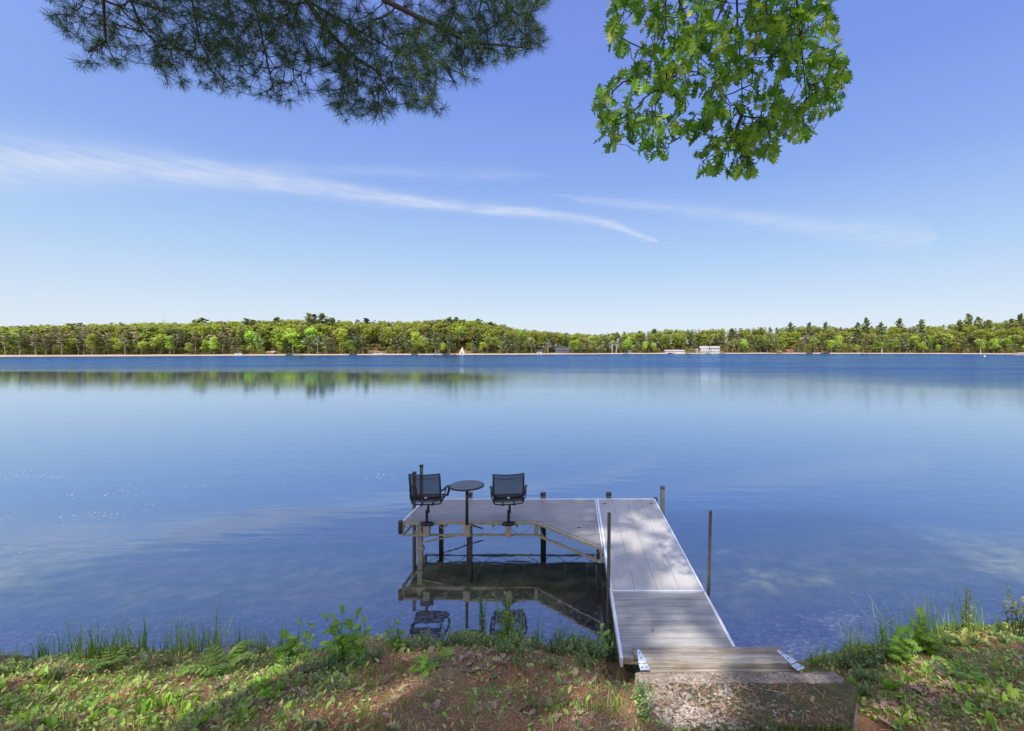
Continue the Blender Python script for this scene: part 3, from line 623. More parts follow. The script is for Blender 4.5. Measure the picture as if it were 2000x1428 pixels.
# walkway: extruded boards with fine ribs running along it
def ribbed(x0, x1, y0, y1, nb, rib, along, zt, dep=.004, seam=.005):
    V = []; F = []; a0, a1 = (x0, x1) if along == 'y' else (y0, y1); bw = (a1-a0)/nb
    prof = []
    for k in range(nb):
        s0 = a0+k*bw+seam/2; s1 = a0+(k+1)*bw-seam/2; nr = max(2, int((s1-s0)/rib)); rw = (s1-s0)/nr
        prof.append((s0, zt-.02))
        for j in range(nr):
            q = s0+j*rw; prof += [(q, zt), (q+rw*.58, zt), (q+rw*.62, zt-dep), (q+rw*.96, zt-dep)]
        prof += [(s1-.001, zt-dep), (s1, zt-.02)]
    for (q, z) in prof:
        V += [(q,y0,z),(q,y1,z)] if along == 'y' else [(x1,q,z),(x0,q,z)]
    return V, [[2*i,2*i+2,2*i+3,2*i+1] for i in range(len(prof)-1)]
V, F = ribbed(XR0+.05, XR-.03, YW+.03, YB-.04, 4, .027, 'y', DECK+.002, .005, .003)
mesh_obj('walkway_deck', V, F, M['alu_deck'], dock)
MB().box(XR0+.04,XR-.028,YW+.01,YB-.03,DECK-.06,DECK-.022).build('walkway_underside', M['steel'], dock)
mb = MB(); mb.box(XR0-.026,XR0-.004,7.2,YB,DECK-.06,DECK+.004); mb.build('seam_strip', M['alu_trim'], dock)
mb = MB(); mb.box(XR0+.008,XR0+.048,YW,YB,DECK-.10,DECK+.006); mb.box(XR-.028,XR,YW,YB,DECK-.10,DECK+.006); mb.box(XR0+.05,XR-.03,YW-.002,YW+.028,DECK-.10,DECK+.006); mb.box(XR0+.05,XR-.03,YB-.038,YB+.002,DECK-.1,DECK+.006)
mb.build('walkway_trim', M['alu_trim'], dock, bevel=.003)
for x in (XR0+.16, XR-.14): MB().box(x-.035,x+.035,YB-.33,YB-.31,DECK+.004,DECK+.010).build('handle_slot', M['bolt'], dock)
MB().box(.05,.12,7.98,7.995,DECK,DECK+.008).build('latch', M['bolt'], dock)
# posts: (x, y, top, half width, material)
def post(x, y, top, hw, mat, capm=None, xb=None, bot=-.75, round_=False):
    p = Vector((x,y,top)); q = Vector((x if xb is None else xb, y, bot)); mb = MB()
    if round_: mb.tube([q,p], hw, 12)
    else: mb.bar(q, p, hw*2, hw*2)
    o = mb.build('post', mat, dock, bevel=0 if round_ else .004)
    if capm: MB().box(x-hw-.006,x+hw+.006,y-hw-.006,y+hw+.006,top-.035,top+.008).build('post_cap', capm, o, bevel=.004)
    return o
post(-2.83, 8.33, DECK-.03, .043, M['steel'], xb=-2.80)
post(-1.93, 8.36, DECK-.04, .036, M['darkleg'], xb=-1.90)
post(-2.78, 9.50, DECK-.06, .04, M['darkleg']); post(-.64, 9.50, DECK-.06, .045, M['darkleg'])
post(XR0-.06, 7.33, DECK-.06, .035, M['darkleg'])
post(-3.235, 9.62, 1.40, .028, M['pipe'], M['cap']); post(-3.215, 9.14, 1.38, .028, M['pipe'], M['cap'])
for x in (-2.21,-.66,.72): post(x, 9.60, DECK+.10, .052, M['pipe'], M['cap'])
post(1.765, 9.13, 1.09, .038, M['pipe'], M['cap'])
post(.455, 5.97, 1.70, .023, M['pipe'], xb=.435, round_=True); post(1.775, 5.94, 1.735, .021, M['pipe'], xb=1.715, round_=True)
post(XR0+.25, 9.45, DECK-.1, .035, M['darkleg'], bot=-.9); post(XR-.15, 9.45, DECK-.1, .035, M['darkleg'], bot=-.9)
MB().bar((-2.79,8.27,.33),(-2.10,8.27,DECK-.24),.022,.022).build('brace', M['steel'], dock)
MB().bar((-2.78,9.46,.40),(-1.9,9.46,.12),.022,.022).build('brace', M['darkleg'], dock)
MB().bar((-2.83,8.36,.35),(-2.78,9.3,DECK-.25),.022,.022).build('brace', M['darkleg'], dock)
for z in (.45,.18): MB().box(-2.885,-2.75,8.275,8.385,z,z+.05).build('post_collar', M['steel'], dock, bevel=.004)

# gangway and timber step
gw = thing('gangway', 'grey ribbed gangway ramp between the timber step and the dock', 'ramp', (0,0,0))
V, F = ribbed(XR0+.045, XR-.03, 4.62, YW-.02, 8, .024, 'x', DECK-.006, .005, .004)
mesh_obj('ramp_deck', V, F, M['ramp'], gw)
MB().box(XR0+.045,XR-.03,4.63,YW-.03,DECK-.08,DECK-.03).build('ramp_underside', M['steel'], gw)
for x0 in (XR0+.008, XR-.028): MB().box(x0,x0+.034,4.60,YW-.012,DECK-.09,DECK+.004).build('edge_rail', M['alu_trim'], gw, bevel=.003)
ts = thing('timber_step', 'two weathered grey planks with strap hinges at the head of the gangway', 'wooden step', (0,0,0))
def plank(x0, x1, y0, y1, z0, z1, seed):
    r = random.Random(seed); mb = MB(); n = 26; V = []; F = []
    for k in range(n+1):
        x = x0+(x1-x0)*k/n; j = lambda a: r.uniform(-a,a)
        V += [(x,y0+j(.003),z0),(x,y1+j(.003),z0),(x,y1+j(.004),z1+j(.0025)),(x,(y0+y1)/2,z1+.002+j(.002)),(x,y0+j(.004),z1+j(.0025))]
    for k in range(n):
        for q in range(5): F.append([k*5+q,k*5+(q+1)%5,k*5+5+(q+1)%5,k*5+5+q])
    F += [[0,1,2,3,4],[n*5+q for q in (4,3,2,1,0)]]; mb.add(V, F); return mb
plank(.60, 2.13, 4.598, 4.728, .70, .752, 2).build('board', M['timber'], ts, bevel=.006)
plank(.66, 2.17, 4.43, 4.562, .705, .785, 3).build('board', M['timber'], ts, bevel=.006)
MB().box(.64,2.18,4.39,4.425,.62,.735).build('fascia_board', M['timber'], ts, bevel=.005)
def hinge(x, y, rz):
    h = bpy.data.objects.new('strap_hinge', None); h.parent = ts; h.location = (x,y,.790); h.rotation_euler = (0,0,rz); COL.objects.link(h)
    MB().prism([(-.042,0.006),(.042,0.006),(.012,.19),(-.012,.19)], 0, .005).build('strap', M['zinc'], h)
    MB().prism([(-.045,-.09),(.045,-.09),(.045,-.006),(-.045,-.006)], -.012, -.006).build('plate', M['zinc'], h)
    MB().tube([(-.046,0,.004),(.046,0,.004)], .009, 10).build('hinge_pin', M['zinc'], h, True)
    for q in ((-.022,-.06),(.022,-.06),(0,.06),(0,.13)):
        zz_ = -.006 if q[1] < 0 else .005
        MB().lathe([(.008,zz_),(.008,zz_+.003),(.004,zz_+.005)], (q[0],q[1],0), 8).build('screw', M['bolt'], h)
hinge(.665, 4.43, .10); hinge(2.13, 4.43, .42)

# concrete steps
cs = thing('concrete_steps', 'mossy exposed-aggregate concrete steps leading down to the dock', 'steps', (0,0,0))
def slab(x0, x1, y0, y1, z1, th, r=.05, dx=0):
    poly = []
    for (cx, cy, a0) in ((x1-r-dx,y0+r,-90),(x1-r,y1-r,0),(x0+r,y1-r,90),(x0+r,y0+r,180)):
        for k in range(5): a = R(a0+k*22.5); poly.append((cx+r*math.cos(a), cy+r*math.sin(a)))
    rs = random.Random(int(z1*100)); out = []
    for i, p in enumerate(poly):
        q = poly[(i+1)%len(poly)]; L = math.hypot(q[0]-p[0], q[1]-p[1]); n = max(1, int(L/.06))
        for k in range(n): out.append((p[0]+(q[0]-p[0])*k/n+rs.uniform(-.008,.008), p[1]+(q[1]-p[1])*k/n+rs.uniform(-.009,.009)))
    return MB().prism(out, z1-th, z1)
slab(.585, 2.38, 3.42, 3.875, 1.00, .34, .06, .27).build('step', M['concrete'], cs, bevel=.02)
slab(.57, 2.44, 3.86, 4.175, .86, .3, .05, .17).build('step', M['concrete'], cs, bevel=.018)
slab(.57, 2.51, 4.16, 4.385, .735, .3, .05, .12).build('step', M['concrete'], cs, bevel=.015)

# chairs
def make_chair(x, label):
    c = thing('swivel_chair', label, 'chair', (x,YF-.075,DECK), 0, 'swivel chairs on the dock')
    MB().box(-.055,.055,-.045,.052,-.235,-.03).build('mount_block', M['steel'], c, bevel=.006)
    mb = MB(); pts = [(.12*math.cos(R(a)),.06*math.sin(R(a))) for a in range(0,360,20)]; mb.prism(pts, -.028, -.006)
    mb.tube([(.11*math.cos(R(a)),.055*math.sin(R(a)),.008) for a in range(0,361,20)], .011, 6, False); mb.build('mount_plate', M['black'], c)
    mb = MB(); mb.tube([(0,0,-.01),(0,0,.24)], .026, 12); mb.tube([(.02,.02,.2),(.02,.02,.335)], .022, 10); mb.box(-.01,.045,-.02,.04,.19,.23); mb.build('pedestal', M['black'], c)
    mb = MB(); w = .265
    mb.tube([(-w,-.02,.385),(-w*.9,.0,.352),(-w*.45,.01,.335),(0,.02,.333),(w*.45,.01,.335),(w*.9,0,.352),(w,-.02,.385)], .0125, 8)
    mb.tube([(-w*.8,.3,.385),(-w*.3,.3,.345),(w*.3,.3,.345),(w*.8,.3,.385)], .012, 8)
    for s in (-.1,.1): mb.bar((s,0,.343),(s,.32,.352),.03,.02); mb.box(s-.02,s+.02,-.02,.02,.322,.343)
    mb.build('swivel_frame', M['black'], c)
    prof = [(.42,.385),(.36,.405),(.15,.395),(.0,.385),(-.035,.415),(-.06,.5),(-.09,.64),(-.125,.80),(-.155,.93)]
    fr_ = MB()
    for s in (-1,1): fr_.tube([(s*w*(.97 if z < .6 else 1.0),y,z) for y,z in prof], .0155, 8)
    fr_.tube([(-w,-.155,.93),(-w*.5,-.162,.918),(0,-.165,.914),(w*.5,-.162,.918),(w,-.155,.93)], .009, 6)
    fr_.tube([(-w,.42,.385),(w,.42,.385)], .014, 8); fr_.build('side_frame', M['black'], c, True)
    def sling(name, pr, mat, dy=0, inset=.012, sag=.015):
        V = []; F = []; n = 8
        for j, (y,z) in enumerate(pr):
            for k in range(n+1):
                u = -1+2*k/n; q = sag*(1-u*u); V.append(((w-inset)*u, y-q*.6+dy, z-(q if (j == len(pr)-1 or y > 0) else 0)))
        for j in range(len(pr)-1):
            for k in range(n): F.append([j*(n+1)+k, j*(n+1)+k+1, (j+1)*(n+1)+k+1, (j+1)*(n+1)+k])
        return mesh_obj(name, V, F, mat, c, True)
    sling('seat', prof[:4], M['sling']); bk = sling('backrest', prof[4:], M['sling'])
    band = sling('lower_band', [(-.050,.455),(-.066,.515)], M['black'], -.006, .02); band.parent = bk
    tg = MB().box(-.022,.022,-.0825,-.080,.474,.496).build('tag', M['tag'], bk)
    mb = MB(); mb.tube([((w-.02)*u, -.143-.013*(1-u*u), .862-.028*(1-u*u)) for u in np.linspace(-1,1,9)], .0045, 5); mb.build('seam', M['black'], bk)
    for s in (-1,1):
        mb = MB(); pts = [(s*w,-.085,.60),(s*(w+.03),.0,.60),(s*(w+.055),.14,.615),(s*(w+.06),.26,.605),(s*(w+.055),.335,.56),(s*(w+.045),.36,.48),(s*(w+.02),.34,.40),(s*w,.33,.395)]
        for a, b_ in zip(pts[:-1], pts[1:]): mb.bar(a, Vector(b_)+(Vector(b_)-Vector(a)).normalized()*.012, .042, .016, (s*.2,.2,1) if abs(a[2]-b_[2]) < .05 else (0,1,.2))
        mb.tube([(s*w,-.02,.40),(s*(w+.035),.0,.47),(s*(w+.05),.06,.55),(s*(w+.05),.12,.60)], .011, 6)
        mb.build('armrest', M['black'], c)
    return c
c1 = make_chair(-2.655, 'black mesh-backed swivel chair at the left end of the dock')
c2 = copy_tree(c1); c2.location.x = -1.185; c2['label'] = 'black mesh-backed swivel chair right of the round table'
c2.rotation_euler.z = R(8); c1.rotation_euler.z = R(2)
tb = thing('pedestal_table', 'small round black table on a pole between the two chairs', 'table', (-1.935,YF-.07,DECK))
MB().box(-.06,.06,-.045,.048,-.235,-.03).build('mount_block', M['steel'], tb, bevel=.006)
MB().tube([(0,0,-.06),(0,0,.665)], .027, 14).build('pole', M['black'], tb, True)
top = thing('x', None, None); COL.objects.unlink(top); bpy.data.objects.remove(top)
tt = MB().lathe([(.29,-.022),(.306,-.018),(.308,.0),(.300,.006),(.292,.004)], (0,0,.685), 48).build('table_top', M['black'], tb, True)
mb = MB()
for k in range(9):
    x0 = -.288+k*.064; x1 = x0+.060; a0 = math.sqrt(max(0,.287**2-max(abs(x0),abs(x1))**2)); 
    poly = []
    for q in np.linspace(x0, x1, 5): poly.append((q, -math.sqrt(max(1e-5,.289**2-q*q))))
    for q in np.linspace(x1, x0, 5): poly.append((q, math.sqrt(max(1e-5,.289**2-q*q))))
    mb.prism(poly, .689, .6935)
mb.build('slats', M['tabletop'], tt)
mb = MB(); mb.lathe([(.10,0),(.09,.012),(.03,.016)], (0,0,.646), 18); mb.build('table_bracket', M['black'], tb)

# ------------------------------------------------------------------ plants on the bank
M['blade'] = leafm('grass_blades', [(0,(.14,.25,.035)),(.6,(.25,.37,.055)),(1,(.40,.45,.12))], .35, .5, .3, .5)
M['dryblade'] = leafm('dry_grass', [(0,(.26,.2,.10)),(1,(.42,.35,.19))], .2, .7, .2)
M['broad'] = leafm('broad_leaves', [(0,(.17,.32,.045)),(.6,(.28,.46,.06)),(1,(.42,.56,.10))], .4, .42, .4, .5)
M['small'] = leafm('shrub_leaves', [(0,(.10,.19,.06)),(.6,(.18,.29,.085)),(1,(.30,.42,.12))], .3, .38, .5, .5)
M['oakseed'] = leafm('seedling_leaves', [(0,(.18,.34,.035)),(.7,(.29,.47,.05)),(1,(.36,.5,.07))], .45, .45, .35, .3)
M['sunny'] = leafm('yellow_green_leaves', [(0,(.24,.28,.06)),(.7,(.36,.38,.11)),(1,(.45,.45,.18))], .4, .5, .3)
M['deadleaf'] = leafm('fallen_leaves', [(0,(.22,.12,.07)),(.5,(.33,.21,.14)),(1,(.44,.37,.32))], .05, .6, .35, 1.0, tcol=(1,.8,.5))
M['litter'] = leafm('pine_needle_litter', [(0,(.18,.078,.037)),(.5,(.40,.19,.097)),(.85,(.54,.32,.175)),(1,(.64,.47,.28))], 0, .8, .15)
OVAL = [(0,0,0),(.16,.18,.05),(.24,.42,.07),(.18,.72,.04),(0,1,-.03),(-.18,.72,.04),(-.24,.42,.07),(-.16,.18,.05),(0,.45,0)]
OVALF = [[0,1,2,8],[8,2,3,4],[8,4,5,6],[8,6,7,0]]
half = [(.015,0),(.02,.10),(.10,.15),(.23,.20),(.11,.29),(.12,.35),(.36,.46),(.17,.51),(.15,.58),(.37,.74),(.17,.73),(.13,.80),(.20,.94),(.07,.90),(0,1.02)]
def oak_tpl(fold=.25, droop=.25):
    V = [(x, y, abs(x)*fold) for x, y in half]+[(-x, y, abs(x)*fold) for x, y in half[:-1]]; n = len(half)
    V = [(x, y, z-droop*0) for x,y,z in V]
    F = [list(range(n)), [n+i for i in range(n-1)][::-1]+[]]
    F[1] = [n-1]+[n+i for i in range(n-2,-1,-1)]
    # joins along the midrib
    F = [F[0], F[1], [0, n-1, n]] if False else F
    return V, F
def blades_mesh(n, rad, h0, h1, w, r, lean=.5, segs=4):
    V = []; F = []
    for k in range(n):
        a = r.uniform(0,6.28); rr = rad*math.sqrt(r.random()); x, y = rr*math.cos(a), rr*math.sin(a); h = r.uniform(h0,h1)
        d = r.uniform(0,6.28); le = h*lean*r.uniform(.1,1)**1.3; px_, py_ = -math.sin(d), math.cos(d); o = len(V)
        for s in range(segs+1):
            u = s/segs; bend = le*u*u; ww = w*(1-u)**.7*.5
            cx, cy, cz = x+bend*math.cos(d), y+bend*math.sin(d), h*u*(1-.18*lean*u*u*(le/h if h else 0)*2)-.01
            if s == segs: V.append((cx,cy,cz))
            else: V += [(cx-px_*ww,cy-py_*ww,cz),(cx+px_*ww,cy+py_*ww,cz)]
        for s in range(segs-1): F.append([o+2*s,o+2*s+1,o+2*s+3,o+2*s+2])
        F.append([o+2*segs-2,o+2*segs-1,o+2*segs])
    return V, F
def leafy(name, parent, stems, leafmat, ll, lw, per, h, spread, r, tilt=.5, tpl=None):
    """several stems with alternate leaves: children stem and leaves"""
    mb = MB(); P = []; D = []
    for k in range(stems):
        a = r.uniform(0,6.28); q = spread*r.uniform(.1,1); hh_ = h*r.uniform(.6,1.05); b0 = Vector((r.uniform(-.3,.3)*spread, r.uniform(-.3,.3)*spread, -.02))
        tip = b0+Vector((q*math.cos(a), q*math.sin(a), hh_)); mid = (b0+tip)/2+Vector((-.15*q*math.cos(a), -.15*q*math.sin(a), .03*hh_))
        pts = [b0, mid, tip]; mb.tube(pts, [.005,.0035,.0018], 5)
        for j in range(per):
            u = .22+.8*j/per; p = b0*(1-u)**2+mid*2*u*(1-u)+tip*u*u; ang = j*2.4+a+r.uniform(-.3,.3)
            P.append(p); D.append((math.cos(ang), math.sin(ang), tilt*r.uniform(.2,1.6)+(.8 if j == per-1 else 0)))
    mb.build('stem', M['stem'], parent); tv, tf = tpl or ([(x*lw/ll*2.1,y,z) for x,y,z in OVAL], OVALF)
    V, F = scatter(tv, tf, np.array([list(p) for p in P]), frames(np.array(D), np.array([r.uniform(-.5,.5) for _ in P])), np.array([ll*r.uniform(.65,1.15) for _ in P]))
    return mesh_obj('leaves', V, F, leafmat, parent)
rr = random.Random(3)
def grow(proto, p, sc_, label=None, rz=None, cat=None, group=None, dz=0):
    o = proto if not proto.get('used') else copy_tree(proto)
    proto['used'] = 1; o.location = (p[0],p[1],p[2]+dz); o.scale = (sc_,)*3; o.rotation_euler = (0,0,rr.uniform(0,6.28) if rz is None else rz)
    if label: o['label'] = label
    if group: o['group'] = group
    return o
def proto_thing(name, cat): return thing(name, 'x', cat)
# tall sedges by the water
sed = []
for k in range(4):
    o = proto_thing('grass_tuft', 'grass'); V, F = blades_mesh(30, .13, .2, .62, .012, rr, .8); mesh_obj('blades', V, F, M['blade'], o)
    V, F = blades_mesh(5, .10, .1, .35, .007, rr, 1.1); mesh_obj('dry_blades', V, F, M['dryblade'], o); sed.append(o)
for (px, py, s) in [(35,1296,.6),(75,1288,.8),(100,1286,.85),(135,1286,1.0),(165,1284,.95),(195,1282,1.05),(225,1280,.9),(262,1276,.95),(292,1278,.6),(325,1276,.6),(352,1276,.95),(378,1276,1.15),(405,1275,1.05),(432,1274,.9),(465,1273,.85),(500,1272,.75),(515,1270,.6),(552,1270,.75),(575,1270,.5)]:
    grow(rr.choice(sed), hit(px, py), s*rr.uniform(.7,1.1), 'tall green grass tuft at the water edge on the left bank', group='tall grass tufts at the left water edge')
for k, (px, py, s) in enumerate([(985,1258,.75),(1000,1262,.8),(1050,1262,.55),(1090,1262,.5),(1105,1262,.5),(885,1262,.45),(905,1262,.5),(1200,1268,.7),(1212,1272,.6)]):
    grow(rr.choice(sed), hit(px, py), s*1.35, 'wispy grass tuft on the bank edge below the platform', group='grass tufts on the centre bank edge')
for (px, py, s) in [(1600,1300,.55),(1592,1303,.4),(1640,1292,.45),(1672,1284,.75),(1690,1278,.6),(1735,1268,.75),(1742,1262,.7),(1795,1252,.7),(1810,1250,.75),(1842,1246,.55),(1885,1240,.75),(1900,1238,.65),(1950,1232,.4)]:
    grow(rr.choice(sed), hit(px, py), s*1.4, 'pale green grass tuft at the water edge right of the steps', group='grass tufts at the right water edge')
# low small-leaved shrubs
shr = []
for k in range(4):
    o = proto_thing('low_shrub', 'shrub'); leafy('leaves', o, 9, M['small'], .042, .018, 12, .2, .16, rr, .6); shr.append(o)
for (px, py, s) in [(775,1268,.9),(800,1272,.8),(830,1266,1.0),(860,1268,1.1),(890,1266,1.0),(915,1270,1.1),(950,1270,1.0),(985,1276,1.0),(1015,1274,1.1),(1045,1278,1.0),(1075,1276,1.0),(1100,1282,1.15),(1125,1278,1.2),(1150,1282,1.2),(1170,1290,1.15),(1195,1290,1.2),(1215,1300,1.1),(1232,1310,.9),(1250,1330,.7),(1140,1300,.8),(1080,1305,.6),(1010,1300,.6)]:
    grow(rr.choice(shr), hit(px, py), s, 'low bushy plant with small grey green leaves along the centre bank edge', group='low shrubs along the centre bank edge')
for (px, py, s) in [(1650,1305,1.0),(1670,1300,1.1),(1690,1306,1.1),(1712,1296,1.1),(1740,1290,1.2),(1768,1284,1.2),(1795,1276,1.1),(1820,1270,1.0),(1850,1262,.9),(1680,1330,.9),(1705,1335,.8),(1900,1262,.8),(1690,1360,.7),(1960,1258,.7)]:
    grow(rr.choice(shr), hit(px, py), s, 'low bushy plant with small leaves on the right bank beside the steps', group='low shrubs on the right bank')
for (px, py, s) in [(1248,1345,.8),(1252,1362,.7),(1250,1385,.75),(1258,1405,.6)]:
    grow(rr.choice(shr), hit(px, py), s, 'low bushy plant along the left edge of the concrete steps', group='low shrubs beside the concrete steps')
for (px, py, s) in [(560,1310,.8),(600,1318,.8),(640,1310,.9),(670,1320,.8),(700,1305,.9),(735,1290,.9),(480,1300,.7),(330,1300,.7),(280,1310,.7),(60,1310,.8),(20,1320,.9),(110,1325,.8),(180,1320,.7),(620,1340,.6),(660,1350,.6)]:
    grow(rr.choice(shr), hit(px, py), s, 'low bushy plant with small leaves on the left bank', group='low shrubs on the left bank')
# single taller plants
def single(name, cat, px, py, label, fn):
    p = hit(px, py); o = thing(name, label, cat, p); fn(o); return o
single('leafy_shrub', 'shrub', 945, 1262, 'slender upright shrub with narrow leaves in front of the reflected table', lambda o: leafy('l', o, 7, M['small'], .05, .017, 26, .66, .10, rr, .7))
single('leafy_shrub', 'shrub', 990, 1262, 'bright leafy shrub rising in front of the right chair reflection', lambda o: leafy('l', o, 8, M['broad'], .06, .019, 22, .70, .14, rr, .8))
OV = oak_tpl()
def seedling(px, py, label, stems, h, ll, name='oak_seedling', mat='oakseed', per=9, sp=.2): return single(name, 'sapling', px, py, label, lambda o: leafy('l', o, stems, M[mat], ll, ll*.7, per, h, sp, rr, .1, OV))
seedling(665, 1292, 'broad-leaved oak seedling cluster at the edge of the bank left of the dock', 9, .44, .13)
seedling(590, 1296, 'small oak seedling standing left of the larger seedling cluster', 3, .52, .10, per=8)
seedling(700, 1290, 'low oak seedling right of the larger seedling cluster', 6, .36, .12)
seedling(560, 1300, 'low dark-leaved oak seedling by the shore rocks', 5, .28, .15)
seedling(775, 1275, 'yellow green oak seedling on the bank right of the seedling clusters', 5, .46, .09)
seedling(1170, 1282, 'thin-stemmed sapling leaning beside the left dock pipe', 3, .52, .08, per=7)
seedling(840, 1308, 'oak seedling with long leaves on the needle-covered mound', 3, .15, .15, per=5)
seedling(1755, 1300, 'broad-leaved oak seedling on the right bank near the steps', 7, .36, .12)
seedling(1810, 1278, 'broad-leaved oak seedling at the crest of the right bank', 7, .36, .13)
seedling(1860, 1262, 'yellowish oak seedling near the right bank crest', 3, .18, .12, mat='sunny')
def bracken(px, py, label, s=1.0):
    def fn(o):
        for k in range(5):
            a = k*1.3+rr.uniform(-.3,.3); L = .26*s*rr.uniform(.8,1.15); P = []; D = []; S = []
            pts = [Vector((L*u*math.cos(a), L*u*math.sin(a), .16*s*math.sin(u*1.9)+.02)) for u in np.linspace(0,1,9)]
            MB().tube(pts, [.004]*5+[.003]*4, 5).build('stem', M['stem'], o)
            for j in range(2, 9):
                for sd in (-1,1): P.append(pts[j]); D.append((math.cos(a+sd*1.05), math.sin(a+sd*1.05), .05)); S.append(.11*s*(1.25-j/9.0))
            V, F = scatter([(x*1.1,y,z) for x,y,z in OVAL], OVALF, np.array([list(p) for p in P]), frames(np.array(D)), np.array(S)); mesh_obj('frond', V, F, M['broad'], o)
    return single('fern', 'fern', px, py, label, fn)
bracken(430, 1318, 'spreading bright green fern on the left bank below the shore rocks', 1.15)
bracken(215, 1305, 'small fern behind the broad leaves on the left bank', .8)
bracken(1880, 1330, 'small fern among fallen leaves on the right bank', .7)
o = single('sunlit_shrub', 'shrub', 1985, 1250, 'sunlit yellow green leafy shrub at the right edge of the bank', lambda o: leafy('l', o, 7, M['sunny'], .07, .03, 20, .62, .16, rr, .6))
single('sunlit_shrub', 'shrub', 1890, 1246, 'tall sunlit weed among pale grass on the right bank crest', lambda o: leafy('l', o, 3, M['sunny'], .055, .024, 18, .66, .06, rr, .6))
# broad upright single leaves
lil = []
for k in range(4):
    o = proto_thing('broadleaf_plant', 'plant'); n = rr.randint(2,4); P = []; D = []
    for j in range(n): a = rr.uniform(0,6.28); P.append((rr.uniform(-.02,.02),rr.uniform(-.02,.02),-.005)); D.append((.55*math.cos(a),.55*math.sin(a),rr.uniform(.5,1.3)))
    V, F = scatter([(x*1.15,y,z) for x,y,z in OVAL], OVALF, np.array(P), frames(np.array(D), np.array([rr.uniform(-1,1) for _ in P])), np.array([rr.uniform(.075,.115) for _ in P])); mesh_obj('leaves', V, F, M['broad'], o); lil.append(o)
for k in range(165):
    if k < 110: px, py = rr.uniform(0,560), rr.uniform(1300,1425)
    else: px, py = rr.uniform(1640,1990), rr.uniform(1300,1425)
    left = px < 1000
    grow(rr.choice(lil), hit(px, py), rr.uniform(.45,1.2), 'low plant with upright oval leaves on the left bank' if left else 'low plant with upright oval leaves on the right bank', group='oval-leaved plants on the left bank' if left else 'oval-leaved plants on the right bank')
# short tufts on the bare slope
sh = []
for k in range(4):
    o = proto_thing('grass_tuft', 'grass'); V, F = blades_mesh(22, .055, .05, .15, .0055, rr, .8, 3); mesh_obj('blades', V, F, M['blade'], o); sh.append(o)
for k in range(120):
    px = rr.uniform(0,2000); py = rr.uniform(1300,1428)
    if 1235 < px < 1685: continue
    if 780 < px < 1100 and py < 1345: continue
    side = 'left' if px < 560 else ('centre' if px < 1240 else 'right')
    grow(rr.choice(sh), hit(px, py), rr.uniform(.7,1.25), 'short grass tuft on the %s part of the bank' % side, group='short grass tufts on the %s bank' % side)
for k, px in enumerate(range(1270, 1690, 21)):
    x = (px-CX)/F_*3.36; grow(rr.choice(sh), (x, 3.385, .93), rr.uniform(.8,1.4), 'short grass tuft along the near edge of the concrete steps', group='short grass tufts along the concrete steps')
# fallen oak leaves
fal = []
for k in range(4):
    V = [(x, y, abs(x)*rr.uniform(.3,.9)+.12*math.sin(y*3+k)) for x, y in half]+[(-x, y, abs(x)*.5+.12*math.sin(y*3+k)) for x, y in half[:-1]]; n = len(half)
    F = []
    V.append((0,.5,.12*math.sin(1.5+k))); c_ = len(V)-1
    ring = list(range(n))+[n+i for i in range(n-2,-1,-1)]
    for i in range(len(ring)): F.append([ring[i], ring[(i+1)%len(ring)], c_])
    o = mesh_obj('fallen_leaf', V, F, M['deadleaf']); tag(o, 'x', 'leaf'); fal.append(o)
for k in range(300):
    q = rr.random()
    if q < .45: px, py = rr.gauss(1830,85), rr.gauss(1345,30)
    elif q < .65: px, py = rr.gauss(900,70), rr.gauss(1282,10)
    elif q < .85: px, py = rr.gauss(470,90), rr.gauss(1370,25)
    else: px, py = rr.uniform(560,1230), rr.uniform(1300,1425)
    if 1235 < px < 1690 or not 1262 < py < 1427 or not 0 < px < 2000: continue
    g_ = 'right' if px > 1600 else ('centre' if px > 560 else 'left')
    o = grow(rr.choice(fal), hit(px, py), rr.uniform(.06,.12), 'curled dry oak leaf lying on the %s part of the bank' % g_, group='fallen oak leaves on the %s bank' % g_, dz=.012)
    o.rotation_euler = (rr.uniform(-.35,.35), rr.uniform(-.35,.35), rr.uniform(0,6.28))
for (x_, y_, s_) in ((.74,3.6,.07),(1.02,3.52,.06),(1.66,3.55,.075),(1.95,3.7,.06),(.9,3.8,.05)):
    grow(rr.choice(fal), Vector((x_, y_, 1.008)), s_, 'dry oak leaf lying on top of the concrete steps', group='fallen oak leaves on the concrete steps')
o = grow(fal[1], Vector((.86, 5.02, DECK+.006)), .07, 'small dry leaf lying on the gangway'); o.pop('group', None) if hasattr(o, 'pop') else None
# stones
def stone(p, r_, label, sq=.65, group=None, seed=0):
    r0 = random.Random(seed); mb = MB(); n, mm = 12, 7; V = []; F = []
    for i in range(mm+1):
        th = math.pi*i/mm
        for k in range(n):
            ph = 2*math.pi*k/n; d = 1+.16*math.sin(3*ph+seed)*math.sin(th)+r0.uniform(-.08,.08)
            V.append((r_*d*math.sin(th)*math.cos(ph), r_*d*.8*math.sin(th)*math.sin(ph), r_*sq*d*math.cos(th)))
    for i in range(mm):
        for k in range(n): F.append([i*n+k,(i+1)*n+k,(i+1)*n+(k+1)%n,i*n+(k+1)%n])
    o = mesh_obj('shore_rock', V, F, M['stone'], None, True); o.location = (p[0],p[1],p[2]+r_*sq*.35); o.rotation_euler = (0,0,r0.uniform(0,6)); return tag(o, label, 'rock', group)
stone(hit(450,1276), .10, 'rounded grey rock at the water edge on the left bank', seed=2)
stone(hit(490,1279), .09, 'flat brown rock right of the rounded grey rock', .45, seed=3)
stone(hit(282,1286), .06, 'small rock at the water edge between the tall grass tufts', seed=4)
stone(hit(20,1290), .05, 'small rock at the far left water edge', seed=9)
